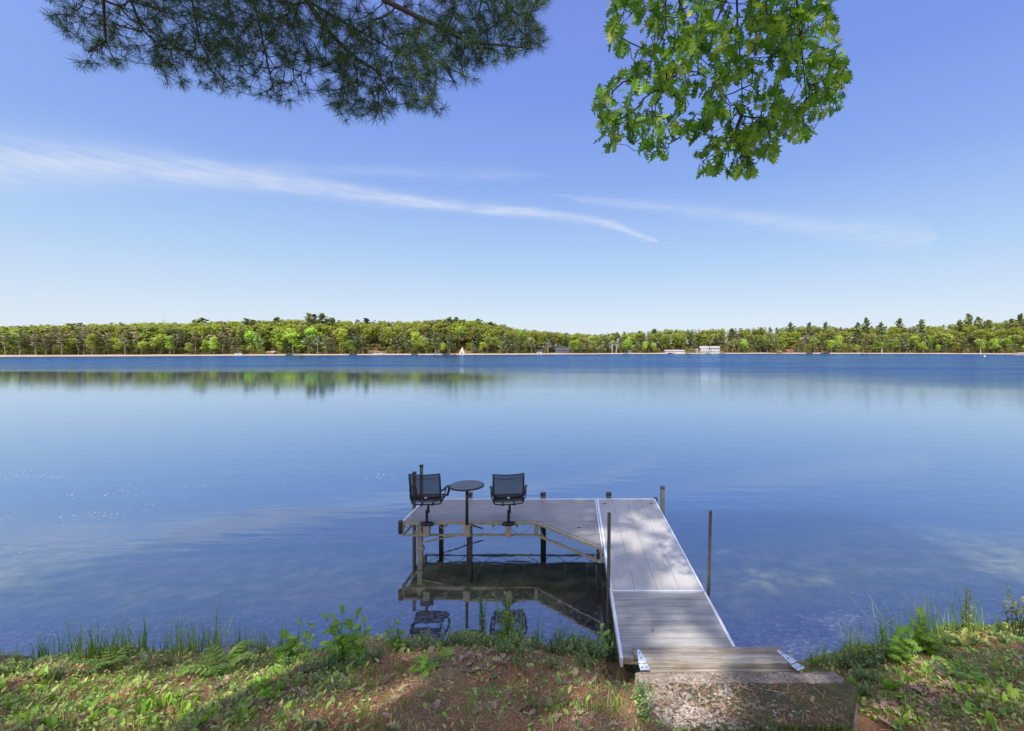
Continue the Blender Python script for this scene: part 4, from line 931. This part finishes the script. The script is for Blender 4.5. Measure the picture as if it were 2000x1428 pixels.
for k in range(26):
    px = rr.uniform(1545,1760); y = float(np.interp((px-CX)/F_*5.6, lipX, lipY))+rr.uniform(-.18,.12); x = (px-CX)/F_*y
    stone((x,y,float(ground(x,y))), rr.uniform(.02,.05), 'pale pebble at the waterline right of the steps', .6, 'pale pebbles at the right waterline', 20+k)
for k, q in enumerate([(1985,694.2,2.2),(1994,694,3.2),(2004,694,3.6)]):
    p = at(q[0], q[1], 0); stone((p.x,p.y,-.2), q[2], ['small dark rock off the point at the far right','dark rock at the tip of the point at the far right','dark boulder at the right edge of the lake'][k], .55, None, 60+k)
# sticks and a cone
def stick(px, py, L, a, label):
    p = hit(px, py); pts = []
    for u in np.linspace(-.5,.5,6): x = p.x+L*u*math.cos(a); y = p.y+L*u*math.sin(a)+.015*math.sin(u*9); pts.append((x-p.x, y-p.y, float(ground(x,y))-p.z+.014))
    root = MB(); root.tube(pts, [.009,.008,.007,.006,.005,.003], 6); root.tube([pts[3], Vector(pts[3])+Vector((.06*math.cos(a+.8),.06*math.sin(a+.8),.03))], [.004,.002], 5)
    o = root.build('fallen_twig', M['deadwood']); o.location = p; tag(o, label, 'twig')
stick(640,1352,.55,.85,'long grey fallen twig on the bank left of the needle mound'); stick(930,1312,.28,.1,'thin fallen twig on the needle-covered mound'); stick(1125,1335,.35,-.3,'pale fallen twig on the bank left of the steps'); stick(970,1322,.16,.6,'short curved dark twig below the needle mound'); stick(1830,1380,.3,.2,'thin fallen twig on the right bank')
p = hit(1030,1392); pc = thing('pine_cone', 'dark slender pine cone lying on the bank left of the steps', 'pine cone', (p.x,p.y,p.z+.02), .4); mb = MB()
for k in range(70):
    u = k/70; a = k*2.4; r_ = .022*math.sin(.35+u*2.5)+.004; x = -.08+.16*u; y, z = r_*math.cos(a), r_*math.sin(a)
    mb.add([(x,y*.4,z*.4),(x+.012,y*1.0-z*.35,z*1.0+y*.35),(x+.02,y*1.15,z*1.15),(x+.012,y*1.0+z*.35,z*1.0-y*.35)], [[0,1,2,3]])
mb.build('scales', M['cone'], pc); MB().tube([(-.085,0,0),(.07,0,0)], [.006,.004], 6).build('core', M['cone'], pc)

# uncountable cover: needle litter, ground leaves, short grass
def rnd_ground(n, x0, x1, y0, y1):
    x = rng.uniform(x0, x1, n); y = rng.uniform(y0, y1, n); return x, y
def dens_noise(x, y, s): return .5+.5*wob(x*s+5, y*s-3, 1.0)/1.0
def on_bank(x, y, margin=.05):
    t = np.interp(x, lipX, lipY)-y; z = ground(x, y)
    return (z > .03)&(t > margin)&~((x>.48)&(x<2.58)&(y>3.36)&(y<4.75))&~((x>.40)&(x<1.75)&(y>4.55))
x, y = rnd_ground(40000, -7.6, 6.6, 2.7, 6.2); k_ = on_bank(x, y); x, y = x[k_], y[k_]; nb_ = len(x)
px_ = rng.uniform(.62, 2.15, 420); py_ = 3.45+.42*rng.random(420)**1.4; x = np.concatenate([x, px_]); y = np.concatenate([y, py_]); zl_ = ground(x, y); zl_[nb_:] = 1.0
ang = rng.uniform(0, 6.28, len(x)); D = np.stack([np.cos(ang), np.sin(ang), rng.normal(size=len(x))*.22], 1)
V, F = scatter([(-.02,-.5,0),(.02,-.5,0),(.012,.5,.0),(-.012,.5,0)], [[0,1,2,3]], np.stack([x,y,zl_+rng.uniform(.003,.014,len(x))],1), frames(D), rng.uniform(.05,.11,len(x)))
tag(mesh_obj('pine_needles', V, F, M['litter']), 'reddish brown carpet of fallen pine needles on the bank', 'pine needles', kind='stuff')
def cover_prob(x, y):
    px = CX+x/y*F_; t = np.interp(x, lipX, lipY)-y
    a = np.interp(px, [-200,450,620,760,1240,1600,1700,2000,2300], [1.0,1.0,.75,.16,.30,.8,.8,.72,1.0]); a = np.where(t < .55, np.maximum(a, .75), a)
    return np.clip(a*(.35+1.5*np.clip(dens_noise(x, y, 1.4),0,1)), 0, 1)
x, y = rnd_ground(60000, -7.6, 6.6, 2.7, 6.2); k_ = on_bank(x, y, .08)&(rng.random(len(x)) < cover_prob(x, y)*.8); x, y = x[k_], y[k_]
ang = rng.uniform(0, 6.28, len(x)); D = np.stack([np.cos(ang), np.sin(ang), rng.uniform(-.1,.9,len(x))], 1)
V, F = scatter([(p[0]*.95,p[1],p[2]) for p in OVAL], OVALF, np.stack([x,y,ground(x,y)+rng.uniform(.0,.05,len(x))],1), frames(D, rng.normal(size=len(x))*.4), rng.uniform(.018,.048,len(x))*rng.choice([.8,1,1.5],len(x)))
tag(mesh_obj('ground_cover', V, F, leafm('ground_cover_leaves', [(0,(.08,.16,.045)),(.35,(.19,.32,.065)),(.72,(.38,.50,.11)),(.93,(.52,.57,.16)),(1,(.45,.34,.18))], .35, .42, .45)), 'low green ground cover leaves spreading over the bank', 'ground cover', kind='stuff')
x, y = rnd_ground(38000, -7.6, 6.6, 2.7, 6.2); px_ = CX+x/y*F_; k_ = on_bank(x, y, .08)&(rng.random(len(x)) < np.clip(np.interp(px_, [0,560,800,1000,1250,1700,2000],[.9,.65,.40,.5,.75,.55,.6])*(.1+1.5*np.clip(dens_noise(x+7, y, 2.1),0,1)),0,1)); x, y = x[k_], y[k_]
V = []; F = []
tv = [(-.035,0,0),(.035,0,0),(.025,.55,.06),(-.025,.55,.06),(0,1,.2)]
D = np.stack([rng.normal(size=len(x))*.45, rng.normal(size=len(x))*.45, np.ones(len(x))], 1)
V, F = scatter(tv, [[0,1,2,3],[3,2,4]], np.stack([x,y,ground(x,y)-.004],1), frames(D, rng.uniform(0,6.28,len(x))), rng.uniform(.03,.10,len(x)))
me_o = mesh_obj('short_grass', V, F, leafm('thin_bank_grass', [(0,(.16,.25,.045)),(.6,(.27,.36,.075)),(.85,(.42,.43,.14)),(1,(.52,.45,.24))], .3, .5, .25)); tag(me_o, 'thin short grass growing through the needles on the bank', 'grass', kind='stuff')

# ------------------------------------------------------------------ the two trees the picture is taken under
def inpoly(px, py, poly):
    ins = np.zeros(len(px), bool); j = len(poly)-1
    for i in range(len(poly)):
        xi, yi = poly[i]; xj, yj = poly[j]
        c = ((yi > py) != (yj > py)) & (px < (xj-xi)*(py-yi)/((yj-yi) or 1e-9)+xi); ins ^= c; j = i
    return ins
def grow_net(roots, pts, kdir=.0):
    """join every point to the nearest point already on the branch; returns parent list"""
    nodes = [np.array(r) for r in roots]; par = [-1]*len(nodes); P = np.array(roots)
    pts = np.array(pts); d0 = np.min(np.linalg.norm(pts[:,None]-P[None], axis=2), axis=1); order = np.argsort(d0)
    allp = np.zeros((len(roots)+len(pts),3)); allp[:len(roots)] = P; depth = np.zeros(len(allp)); n = len(roots)
    for k in order:
        d = np.linalg.norm(allp[:n]-pts[k], axis=1)+.02*depth[:n]; j = int(np.argmin(d)); allp[n] = pts[k]; par.append(j); depth[n] = depth[j]+1; n += 1
    return allp, par
def net_tubes(allp, par, nroot, r_tip, grow_, branches, st):
    n = len(allp); cnt = np.ones(n)
    for i in range(n-1, nroot-1, -1): cnt[par[i]] += cnt[i]
    bid = sum([[k]*len(densify(b_, st)) for k, b_ in enumerate(branches)], []); out = [MB() for _ in branches]
    for m_, b_ in zip(out, branches): m_.tube([q-net_off for q in densify(b_, st)], .0028, 4)
    for i in range(nroot, n):
        bid.append(bid[par[i]]); mb = out[bid[i]]
        a = allp[par[i]]; b_ = allp[i]; ra = r_tip*min(cnt[i],60)**grow_*1.1; rb = r_tip*min(cnt[i],60)**grow_*.85
        mid = (a+b_)/2+rng.normal(size=3)*.06*np.linalg.norm(b_-a); mid[2] -= .03*np.linalg.norm(b_-a); mb.tube([a,mid,b_], [ra,(ra+rb)/2,rb], 4, False)
    return [m_ for m_ in out if m_.V]
def limb_pts(pxs, Ys): return [np.array(((px-CX)/F_*Y, Y, H+(HY-py)/F_*Y)) for (px,py), Y in zip(pxs, Ys)]
def densify(pts, st=.07):
    out = []
    for a, b_ in zip(pts[:-1], pts[1:]):
        n = max(1, int(np.linalg.norm(b_-a)/st))
        for k in range(n): out.append(a+(b_-a)*k/n)
    return out+[pts[-1]]
def limb(mb, pts, r0, r1):
    n = len(pts); mb.tube(pts, [r0+(r1-r0)*k/(n-1) for k in range(n)], 8)

# where the sun gets through: (px, py, rx, ry) on the deck, water and bank, as seen in the photograph
LIT = [(1330,1312,100,38),(1390,1275,90,22),(1320,1245,42,22),(1325,1135,55,22),(1160,1045,58,18),(1230,1050,40,14),(1262,1018,60,9),(1290,1032,40,10),(1300,1060,18,12),(1245,1068,30,12),(1235,1005,25,7),(1275,995,22,6),
       (1340,1390,120,52),(1300,1345,60,30),(1905,1250,80,20),(1800,1300,60,16),(1180,1400,70,30),(1050,1415,90,22),(900,1395,60,18),(1120,1370,40,14),(130,1335,170,42),(380,1350,150,36),(200,1400,200,26),(520,1325,60,18),(600,1300,60,14),(800,1275,50,10),(1000,1290,60,12),(900,1335,150,16),(1130,1345,60,22),(680,1385,80,18),(640,1345,45,10),(720,1310,40,8),(530,1395,50,12),(820,1400,40,10),(1000,1370,45,9),(1040,1325,30,7),(460,1420,60,8),(1700,1400,60,20),(1800,1330,70,16),(1760,1285,60,10),(1950,1300,50,14),(760,1360,60,14),(120,1310,110,22),(60,1400,50,14),(620,1410,90,16),(700,1395,50,14),(1880,1350,60,16),(1900,1236,90,16),(1985,1220,50,40),(1790,1410,60,14),
       (1480,1098,50,18),(1590,1110,60,14),(1650,1200,70,22),(1560,1262,70,24),(1700,1240,60,14),(1420,1040,25,8),(1970,1370,40,16),(1480,1275,40,12),(1230,1385,60,30),(960,1060,40,8)]
def lit(P):
    """is the place this canopy point would shade one of the sunlit patches?"""
    out = np.zeros(len(P), bool); z = np.full(len(P), .8)
    for it in range(6):
        g_ = P-S_*((P[:,2]-z)/S_[2])[:,None]; x, y = g_[:,0], g_[:,1]; zn = np.maximum(ground(x, y), 0.0)
        zn = np.where((x>XR0)&(x<XR)&(y>4.6)&(y<YB), DECK, zn); zn = np.where((x>XL)&(x<XR0)&(y>YF)&(y<YB), DECK, zn); zn = np.where((x>-.66)&(x<XR0)&(y<=YF)&(y>7.25+(XR0-x)*.9), DECK, zn)
        zn = np.where((x>.5)&(x<2.4)&(y>3.3)&(y<3.88), 1.0, zn); zn = np.where((x>.5)&(x<2.5)&(y>=3.88)&(y<4.18), .86, zn); zn = np.where((x>.5)&(x<2.5)&(y>=4.18)&(y<4.6), .75, zn)
        z = .5*z+.5*zn if it < 5 else zn
    g_ = P-S_*((P[:,2]-z)/S_[2])[:,None]; yy = np.maximum(g_[:,1], .3); px = CX+g_[:,0]/yy*F_; py = HY+(H-z)/yy*F_
    for (a, b_, rx, ry) in LIT: out |= (((px-a)/(rx*1.12))**2+((py-b_)/(ry*1.15))**2 < rng.uniform(.75,1.2,len(P)))
    return out
def in_view(P, m_=90):
    Y = np.maximum(P[:,1], .05); px = CX+P[:,0]/Y*F_; py = HY-(P[:,2]-H)/Y*F_
    return (P[:,1] > .05)&(px > -m_-200)&(px < 2000+m_+200)&(py > -m_)
def canopy(nc, per, sig, x0, x1, y0, y1, z0, z1):
    g_ = np.stack([rng.uniform(x0,x1,nc), rng.uniform(y0,y1,nc), np.full(nc,.75)], 1); z = rng.uniform(z0,z1,nc)
    c = g_+S_*((z-.75)/S_[2])[:,None]
    P = (c[:,None]+rng.normal(size=(nc,per,3))*sig*np.array([1,1,.45])).reshape(-1,3)
    k = ~lit(P) & ~in_view(P)
    for c_, r_ in (((1.15,3.0,5.4),1.15), ((-1.4,4.1,6.2),.5), ((-3.6,3.6,6.2),.4)):
        v = P-np.array(c_); d_ = np.linalg.norm(v-(v@S_)[:,None]*S_, axis=1); k &= ~((d_ < r_)&(rng.random(len(P)) < .75))
    return P[k]

# ---- oak
M['oakleaf'] = leafm('oak_leaves', [(0,(.05,.145,.016)),(.5,(.125,.275,.026)),(.88,(.24,.41,.045)),(1,(.5,.55,.11))], .52, .4, .4, tcol=(1.25,1.3,.5))
ox, oy = 3.9, -2.6; oz = float(ground(ox, oy))
oak = thing('oak_tree', 'oak whose lobed bright green leaves hang from the top right of the picture', 'tree', (ox,oy,oz))
def local(pts, root): return [np.array(p)-np.array(root.location) for p in pts]
mb = MB(); limb(mb, [(0,0,-.4),(.0,.05,2.5),(-.1,.15,5.5),(-.3,.3,9),(-.4,.4,13.8)], .30, .12); mb.build('trunk', M['bark'], oak, True)
opoly = [(1195,-40),(1185,40),(1185,95),(1232,112),(1208,130),(1165,162),(1157,205),(1162,270),(1178,297),(1212,282),(1226,262),(1240,300),(1275,312),(1308,305),(1312,272),(1338,262),(1352,290),(1366,318),(1358,343),(1402,338),(1420,345),(1435,362),(1450,350),(1477,338),(1482,308),(1520,312),(1532,276),(1575,270),(1600,250),(1596,226),(1632,220),(1645,200),(1664,182),(1658,120),(1645,60),(1618,-40)]
gaps = [(1215,170,12,16),(1395,255,16,14),(1470,215,14,18),(1540,160,12,22),(1300,200,14,14),(1600,70,14,18),(1395,20,14,16),(1497,128,28,30),(1440,168,16,20),(1243,195,14,24),(1330,282,22,20),(1245,70,26,26),(1345,215,18,16),(1585,128,16,18),(1460,60,14,18)]
tips = limb_pts([(1440,-160),(1438,-40),(1441,60),(1448,140),(1450,205)], [2.7,2.95,3.0,3.02,3.05])
br2 = limb_pts([(1440,-60),(1400,40),(1360,85),(1340,140),(1310,165)], [2.9,2.95,3.0,3.1,3.1])
br3 = limb_pts([(1300,-60),(1300,55),(1285,95),(1268,130)], [3.1,3.1,3.15,3.2])
br4 = limb_pts([(1500,-60),(1508,50),(1510,110)], [3.2,3.25,3.3])
br5 = limb_pts([(1550,-60),(1565,90),(1575,190)], [2.9,2.9,2.95])
start = np.array((ox-.2, oy+.2, oz+6.2)); hub = np.array((1.35, 1.9, 7.6))
mb = MB(); limb(mb, local([start, start*.5+hub*.5+np.array((0,0,.5)), hub, tips[0], tips[1]], oak), .11, .022)
for b_ in (br2, br3, br4, br5): limb(mb, local([hub, (hub+b_[0])/2+np.array((0,.1,.15)), b_[0]], oak), .03, .012)
mb.build('limb', M['bark'], oak, True)
for b_ in (tips[1:], br2, br3, br4, br5):
    mb = MB(); limb(mb, local(densify(b_, .1), oak), .0085, .003); mb.build('hanging_branch', M['twig'], oak, True)
cand = []
while len(cand) < 720:
    px, py = random.uniform(1150,1670), random.uniform(-35,362)
    if not inpoly(np.array([px]), np.array([py]), opoly)[0]: continue
    if any(((px-a)/rx)**2+((py-b_)/ry)**2 < 1 for a,b_,rx,ry in gaps): continue
    Y = random.uniform(2.65,3.55); p = np.array(((px-CX)/F_*Y, Y, H+(HY-py)/F_*Y))
    if cand and np.min(np.linalg.norm(np.array(cand)-p, axis=1)) < .034: continue
    cand.append(p)
roots = densify(tips[1:])+densify(br2)+densify(br3)+densify(br4)+densify(br5)
allp, par = grow_net(roots, cand)
net_off = np.array(oak.location)
for mb in net_tubes(np.array(local(allp, oak)), par, len(roots), .0016, .42, [tips[1:], br2, br3, br4, br5], .07): mb.build('twigs', M['twig'], oak)
P = []; D = []
for i in range(len(roots), len(allp)):
    o_ = allp[i]-allp[par[i]]; o_ = o_/max(1e-6, np.linalg.norm(o_))
    for k in range(random.choice((2,3,3,4))):
        d = rng.normal(size=3)*.55+o_*.5; d[2] -= .75; P.append(allp[i]+rng.normal(size=3)*.012); D.append(d)
P = np.array(P); D = np.array(D); Sz = rng.uniform(.05,.125,len(P))
# keep leaves inside the outline seen in the photograph
tipp = P+D/np.linalg.norm(D,axis=1,keepdims=True)*Sz[:,None]*.8; px = CX+tipp[:,0]/tipp[:,1]*F_; py = HY-(tipp[:,2]-H)/tipp[:,1]*F_
keep = inpoly(px, py-8, opoly) | (py < 0); P, D, Sz = P[keep], D[keep], Sz[keep]
V1, F1 = scatter(*oak_tpl(.3), np.array(local(P, oak)), frames(D, rng.uniform(-1.4,1.4,len(P))), Sz)
mesh_obj('leaf_spray', V1, F1, M['oakleaf'], oak)
C = np.concatenate([canopy(1000, 22, .30, -1.6, 7.5, 2.6, 11.5, 10, 14.5), canopy(420, 22, .30, 1.9, 7.5, 5.8, 11, 10, 14)])
V1, F1 = scatter([(0,0,0),(.3,.35,.06),(.32,.7,.05),(0,1,0),(-.32,.7,.05),(-.3,.35,.06)], [[0,1,2,3,4,5]], np.array(local(C, oak)), frames(rand_dirs(len(C))*np.array([1,1,.5])), rng.uniform(.14,.24,len(C)))
mesh_obj('crown', V1, F1, M['oakleaf'], oak)
mb = MB()
for k in range(16):
    a = C[rng.integers(len(C))]; z = rng.uniform(7.5,12); b_ = np.array((ox-.3, oy+.3, oz+z)); limb(mb, local([b_, (a+b_)/2+np.array((0,0,.4)), a], oak), .05, .01)
mb.build('crown_limbs', M['bark'], oak)

# ---- pine
M['needles'] = leafm('pine_needles', [(0,(.026,.075,.036)),(.6,(.055,.14,.058)),(.92,(.13,.22,.07)),(1,(.30,.32,.10))], .3, .45, .35)
qx, qy = -4.6, -3.0; qz = float(ground(qx, qy))
pine = thing('pine_tree', 'white pine whose dark needle sprays hang across the top left of the picture', 'tree', (qx,qy,qz))
mb = MB(); limb(mb, [(0,0,-.4),(.05,0,3),(.0,.1,7),(.1,.1,11),(.1,.1,15)], .34, .10); mb.build('trunk', M['bark'], pine, True)
ppoly = [(100,-30),(95,48),(118,72),(145,122),(158,150),(205,142),(262,132),(300,142),(318,180),(372,185),(405,190),(452,192),(492,190),(540,215),(592,215),(640,198),(655,245),(730,255),(762,240),(782,215),(802,225),(866,240),(862,205),(845,185),(880,170),(925,176),(932,145),(962,132),(1012,120),(1060,97),(1052,62),(1040,40),(1085,-2),(1090,-30)]
l1 = limb_pts([(560,-120),(598,0),(640,60),(690,110),(735,138),(760,180)], [3.6,3.8,3.9,4.0,4.05,4.1])
l2 = limb_pts([(690,-100),(750,0),(800,25),(870,58),(910,82),(1040,95)], [3.5,3.7,3.75,3.8,3.8,3.85])
l3 = limb_pts([(200,-120),(202,0),(205,60),(207,80),(172,102)], [3.3,3.4,3.45,3.5,3.5])
l4 = limb_pts([(340,-120),(375,0),(390,80),(410,120),(440,160)], [4.2,4.3,4.3,4.3,4.3])
l5 = limb_pts([(230,-60),(280,60),(320,95),(380,100)], [3.9,4.0,4.0,4.1])
l6 = limb_pts([(480,-100),(500,20),(520,110),(535,180)], [4.3,4.4,4.4,4.45])
l7 = limb_pts([(598,0),(700,60),(790,110),(840,190)], [3.8,4.2,4.4,4.5])
l8 = limb_pts([(900,-100),(960,-10),(1010,30),(1050,20)], [4.2,4.2,4.2,4.2])
start = np.array((qx, qy, qz+7.5)); hub = np.array((-2.6, 2.3, 7.2))
mb = MB(); limb(mb, local([start, (start+hub)/2+np.array((0,0,.4)), hub, l1[0]], pine), .12, .05)
limb(mb, local(densify(l1, .25), pine), .027, .007); limb(mb, local([hub, l2[0]], pine), .06, .035); limb(mb, local(densify(l2, .25), pine), .027, .004)
for q in (l3, l4, l5, l6, l8): limb(mb, local([hub, (hub+q[0])/2+np.array((0,0,.2)), q[0]], pine), .03, .014)
mb.build('limb', M['bark'], pine, True)
for q in (l3, l4, l5, l6, l7, l8):
    mb = MB(); limb(mb, local(densify(q, .15), pine), .012, .005); mb.build('hanging_branch', M['twig'], pine, True)
cand = []; tries = 0
while len(cand) < 1700 and tries < 160000:
    tries += 1; px, py = random.uniform(85,1095), random.uniform(-30,250)
    # tufts are about 22 px in radius: keep their middles inside the outline
    if not inpoly(np.array([px]), np.array([py+12]), ppoly)[0]: continue
    den = .36
    if 300 < px < 660 and py < 130: den = 1.0
    if 640 < px < 880 and 40 < py < 215: den = 1.0
    if px > 860 and py < 125: den = 1.0
    if random.random() > den: continue
    Y = random.uniform(3.3,4.8); p = np.array(((px-CX)/F_*Y, Y, H+(HY-py)/F_*Y))
    if cand and np.min(np.linalg.norm(np.array(cand)-p, axis=1)) < .048: continue
    cand.append(p)
roots = sum([densify(q, .09) for q in (l1[1:], l2[1:], l3[1:], l4[1:], l5[1:], l6[1:], l7, l8[1:])], [])
allp, par = grow_net(roots, cand)
net_off = np.array(pine.location)
for mb in net_tubes(np.array(local(allp, pine)), par, len(roots), .0018, .38, [l1[1:], l2[1:], l3[1:], l4[1:], l5[1:], l6[1:], l7, l8[1:]], .09): mb.build('twigs', M['twig'], pine)
P = []; D = []; Sz = []
for i in range(len(roots), len(allp)):
    o_ = allp[i]-allp[par[i]]; o_ = o_/max(1e-6, np.linalg.norm(o_)); o_[2] -= .15
    nn = random.randint(34,46); d = rand_dirs(nn)*.95+o_*.55; L = rng.uniform(.075,.105)
    P.append(np.tile(allp[i], (nn,1))+rng.normal(size=(nn,3))*.006); D.append(d); Sz.append(rng.uniform(.85,1.1,nn)*L)
P = np.concatenate(P); D = np.concatenate(D); Sz = np.concatenate(Sz)
NTV = [(-.012,0,0),(.012,0,0),(.008,.6,.015),(0,1,0),(-.008,.6,.015)]
V1, F1 = scatter(NTV, [[0,1,2,3,4]], np.array(local(P, pine)), frames(D, rng.uniform(0,3.1,len(P))), Sz)
mesh_obj('needle_spray', V1, F1, M['needles'], pine)
C = np.concatenate([canopy(700, 8, .34, -8.5, -.2, 2.6, 12, 10.5, 15), canopy(1500, 9, .34, -10, -.2, 5.9, 11.5, 10.5, 14)])
nn = 22; P = np.repeat(C, nn, 0); D = rand_dirs(len(P)); 
V1, F1 = scatter([(-.05,0,0),(.05,0,0),(.03,1,0),(-.03,1,0)], [[0,1,2,3]], np.array(local(P, pine)), frames(D), np.full(len(P), .19))
mesh_obj('crown', V1, F1, M['needles'], pine)
mb = MB()
for k in range(18):
    a = C[rng.integers(len(C))]; z = rng.uniform(8,13); b_ = np.array((qx+.1, qy+.1, qz+z)); limb(mb, local([b_, (a+b_)/2+np.array((0,0,.3)), a], pine), .05, .01)
mb.build('crown_limbs', M['bark'], pine)

# drop unused prototypes
for o in list(bpy.data.objects):
    if o.get('label') == 'x' or ('used' in o.keys() and not o['used']):
        for ch in list(o.children): bpy.data.objects.remove(ch)
        bpy.data.objects.remove(o)
for o in bpy.data.objects:
    if 'used' in o.keys(): del o['used']

# ------------------------------------------------------------------ sky, sun, camera
w = bpy.data.worlds.new('World'); sc.world = w; w.use_nodes = True; t = NT(w)
el = math.asin(S_[2]); az = math.atan2(S_[0], S_[1])
sky = t.n('ShaderNodeTexSky', sky_type='NISHITA'); sky.sun_disc = False; sky.sun_elevation = el; sky.sun_rotation = az; sky.altitude = 200; sky.air_density = 1.0; sky.dust_density = .6; sky.ozone_density = 2.0
d = t.n('ShaderNodeTexCoord').outputs['Generated']; sp = t.n('ShaderNodeSeparateXYZ', i_0=d).outputs
elev = t.math('ARCSINE', sp[2])
grad = t.ramp(t.math('MULTIPLY', elev, 1/1.5708, None, True), [(0,(.83,.91,1.0)),(.04,(.74,.86,1.0)),(.12,(.48,.69,1.0)),(.22,(.295,.47,.96)),(.33,(.215,.352,.90)),(.45,(.21,.305,.83)),(1,(.14,.22,.62))])
base = t.mix(.9, sky.outputs[0], t.mix(1, grad, (9.6,9.6,9.6), 'MULTIPLY'))
# cirrus streaks high over the lake, by direction
yc = t.math('MAXIMUM', sp[1], .02); u = t.math('DIVIDE', sp[0], yc); vv = t.math('DIVIDE', sp[2], yc)
def curve(inp, pts, x0, x1):
    mr = t.n('ShaderNodeMapRange', i_0=inp); mr.inputs[1].default_value = x0; mr.inputs[2].default_value = x1
    nd = t.n('ShaderNodeFloatCurve'); t.ln(mr.outputs[0], nd.inputs['Value']); c = nd.mapping.curves[0]
    P = [((a-x0)/(x1-x0), b_) for a, b_ in pts]
    while len(c.points) < len(P): c.points.new(.5, .5)
    for q, (a, b_) in zip(c.points, P): q.location = (min(max(a,0),1), b_)
    nd.mapping.update(); return nd.outputs[0]
U = lambda px: (px-CX)/F_
wv = t.noise(t.mapping(d, (5,5,30)), 1, 5, .6); wf = t.noise(t.mapping(d, (12,12,85), (0,.12,0)), 1, 6, .65)
def cirrus(line, half_, amp):
    c = curve(u, [(U(a), (HY-b_)/F_) for a, b_ in line], -1.6, 1.0); h = curve(u, [(U(a), b_*4/F_) for a, b_ in half_], -1.6, 1.0)
    h = t.math('MAXIMUM', t.math('MULTIPLY', h, .25), .0001)
    dd = t.math('DIVIDE', t.math('SUBTRACT', t.math('ADD', vv, t.math('MULTIPLY_ADD', wv, .03, -.015)), c), h)
    g_ = t.math('POWER', 2.718, t.math('MULTIPLY', t.math('MULTIPLY', dd, dd), -1.0))
    return t.math('MULTIPLY', t.math('MULTIPLY', g_, t.math('MULTIPLY_ADD', wf, 2.0, -.35, True)), amp)
c1 = cirrus([(-300,296),(0,318),(300,330),(500,349),(700,378),(900,403),(1100,424),(1200,441),(1270,465),(1700,520)], [(-300,60),(0,46),(250,34),(500,19),(700,14),(900,10),(1100,7),(1200,6),(1272,4),(1290,.2),(2000,.1)], .62)
c2 = cirrus([(-300,350),(600,368),(1050,380),(1200,398),(1350,412),(1500,430),(1700,452),(1820,462),(2000,480)], [(-300,.1),(1080,.2),(1150,7),(1350,12),(1500,16),(1700,24),(1800,22),(1840,.3),(2000,.1)], .30)
c3 = cirrus([(-300,330),(300,318),(700,332),(1060,345),(1300,350),(2000,400)], [(-300,.1),(300,.2),(420,10),(700,12),(1000,10),(1090,.2),(2000,.1)], .15)
cl = t.math('ADD', t.math('ADD', c1, c2), c3, None, True); cl = t.math('MULTIPLY', cl, t.math('MULTIPLY', sp[1], 20, None, True))
fin = t.mix(cl, base, (8.2,8.6,9.4))
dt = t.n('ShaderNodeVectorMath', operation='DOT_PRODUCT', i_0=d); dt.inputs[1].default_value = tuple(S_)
fill_glow = t.math('MULTIPLY', t.math('POWER', t.math('MAXIMUM', dt.outputs['Value'], 0), 1.6), 15)  # wide glow around the sun, added to lift ambient light on the bank
fin = t.mix(1.0, fin, t.mix(1.0, (1,.97,.93), fill_glow, 'MULTIPLY'), 'ADD')
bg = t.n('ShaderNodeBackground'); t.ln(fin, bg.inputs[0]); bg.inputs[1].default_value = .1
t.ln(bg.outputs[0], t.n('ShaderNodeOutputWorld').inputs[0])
sun = bpy.data.lights.new('sun', 'SUN'); sun.energy = 5.6; sun.angle = R(.8); sun.color = (1,.94,.84)
so = bpy.data.objects.new('sun', sun); COL.objects.link(so); so.rotation_euler = Vector(S_).to_track_quat('Z', 'Y').to_euler(); so.location = Vector(S_)*50
cam = bpy.data.cameras.new('camera'); co = bpy.data.objects.new('camera', cam); COL.objects.link(co); sc.camera = co
co.location = (0,0,H); co.rotation_euler = (R(90),0,0); cam.sensor_width = 36; cam.lens = 36*F_/2000; cam.shift_x = -(CX-1000)/2000; cam.shift_y = (HY-714)/2000
cam.clip_start = .05; cam.clip_end = 6000
sc.view_settings.view_transform = 'Standard'; sc.view_settings.look = 'None'; sc.view_settings.exposure = 0
sc.cycles.use_denoising = True; sc.cycles.max_bounces = 8; sc.cycles.transparent_max_bounces = 24; sc.cycles.caustics_reflective = False; sc.cycles.caustics_refractive = False
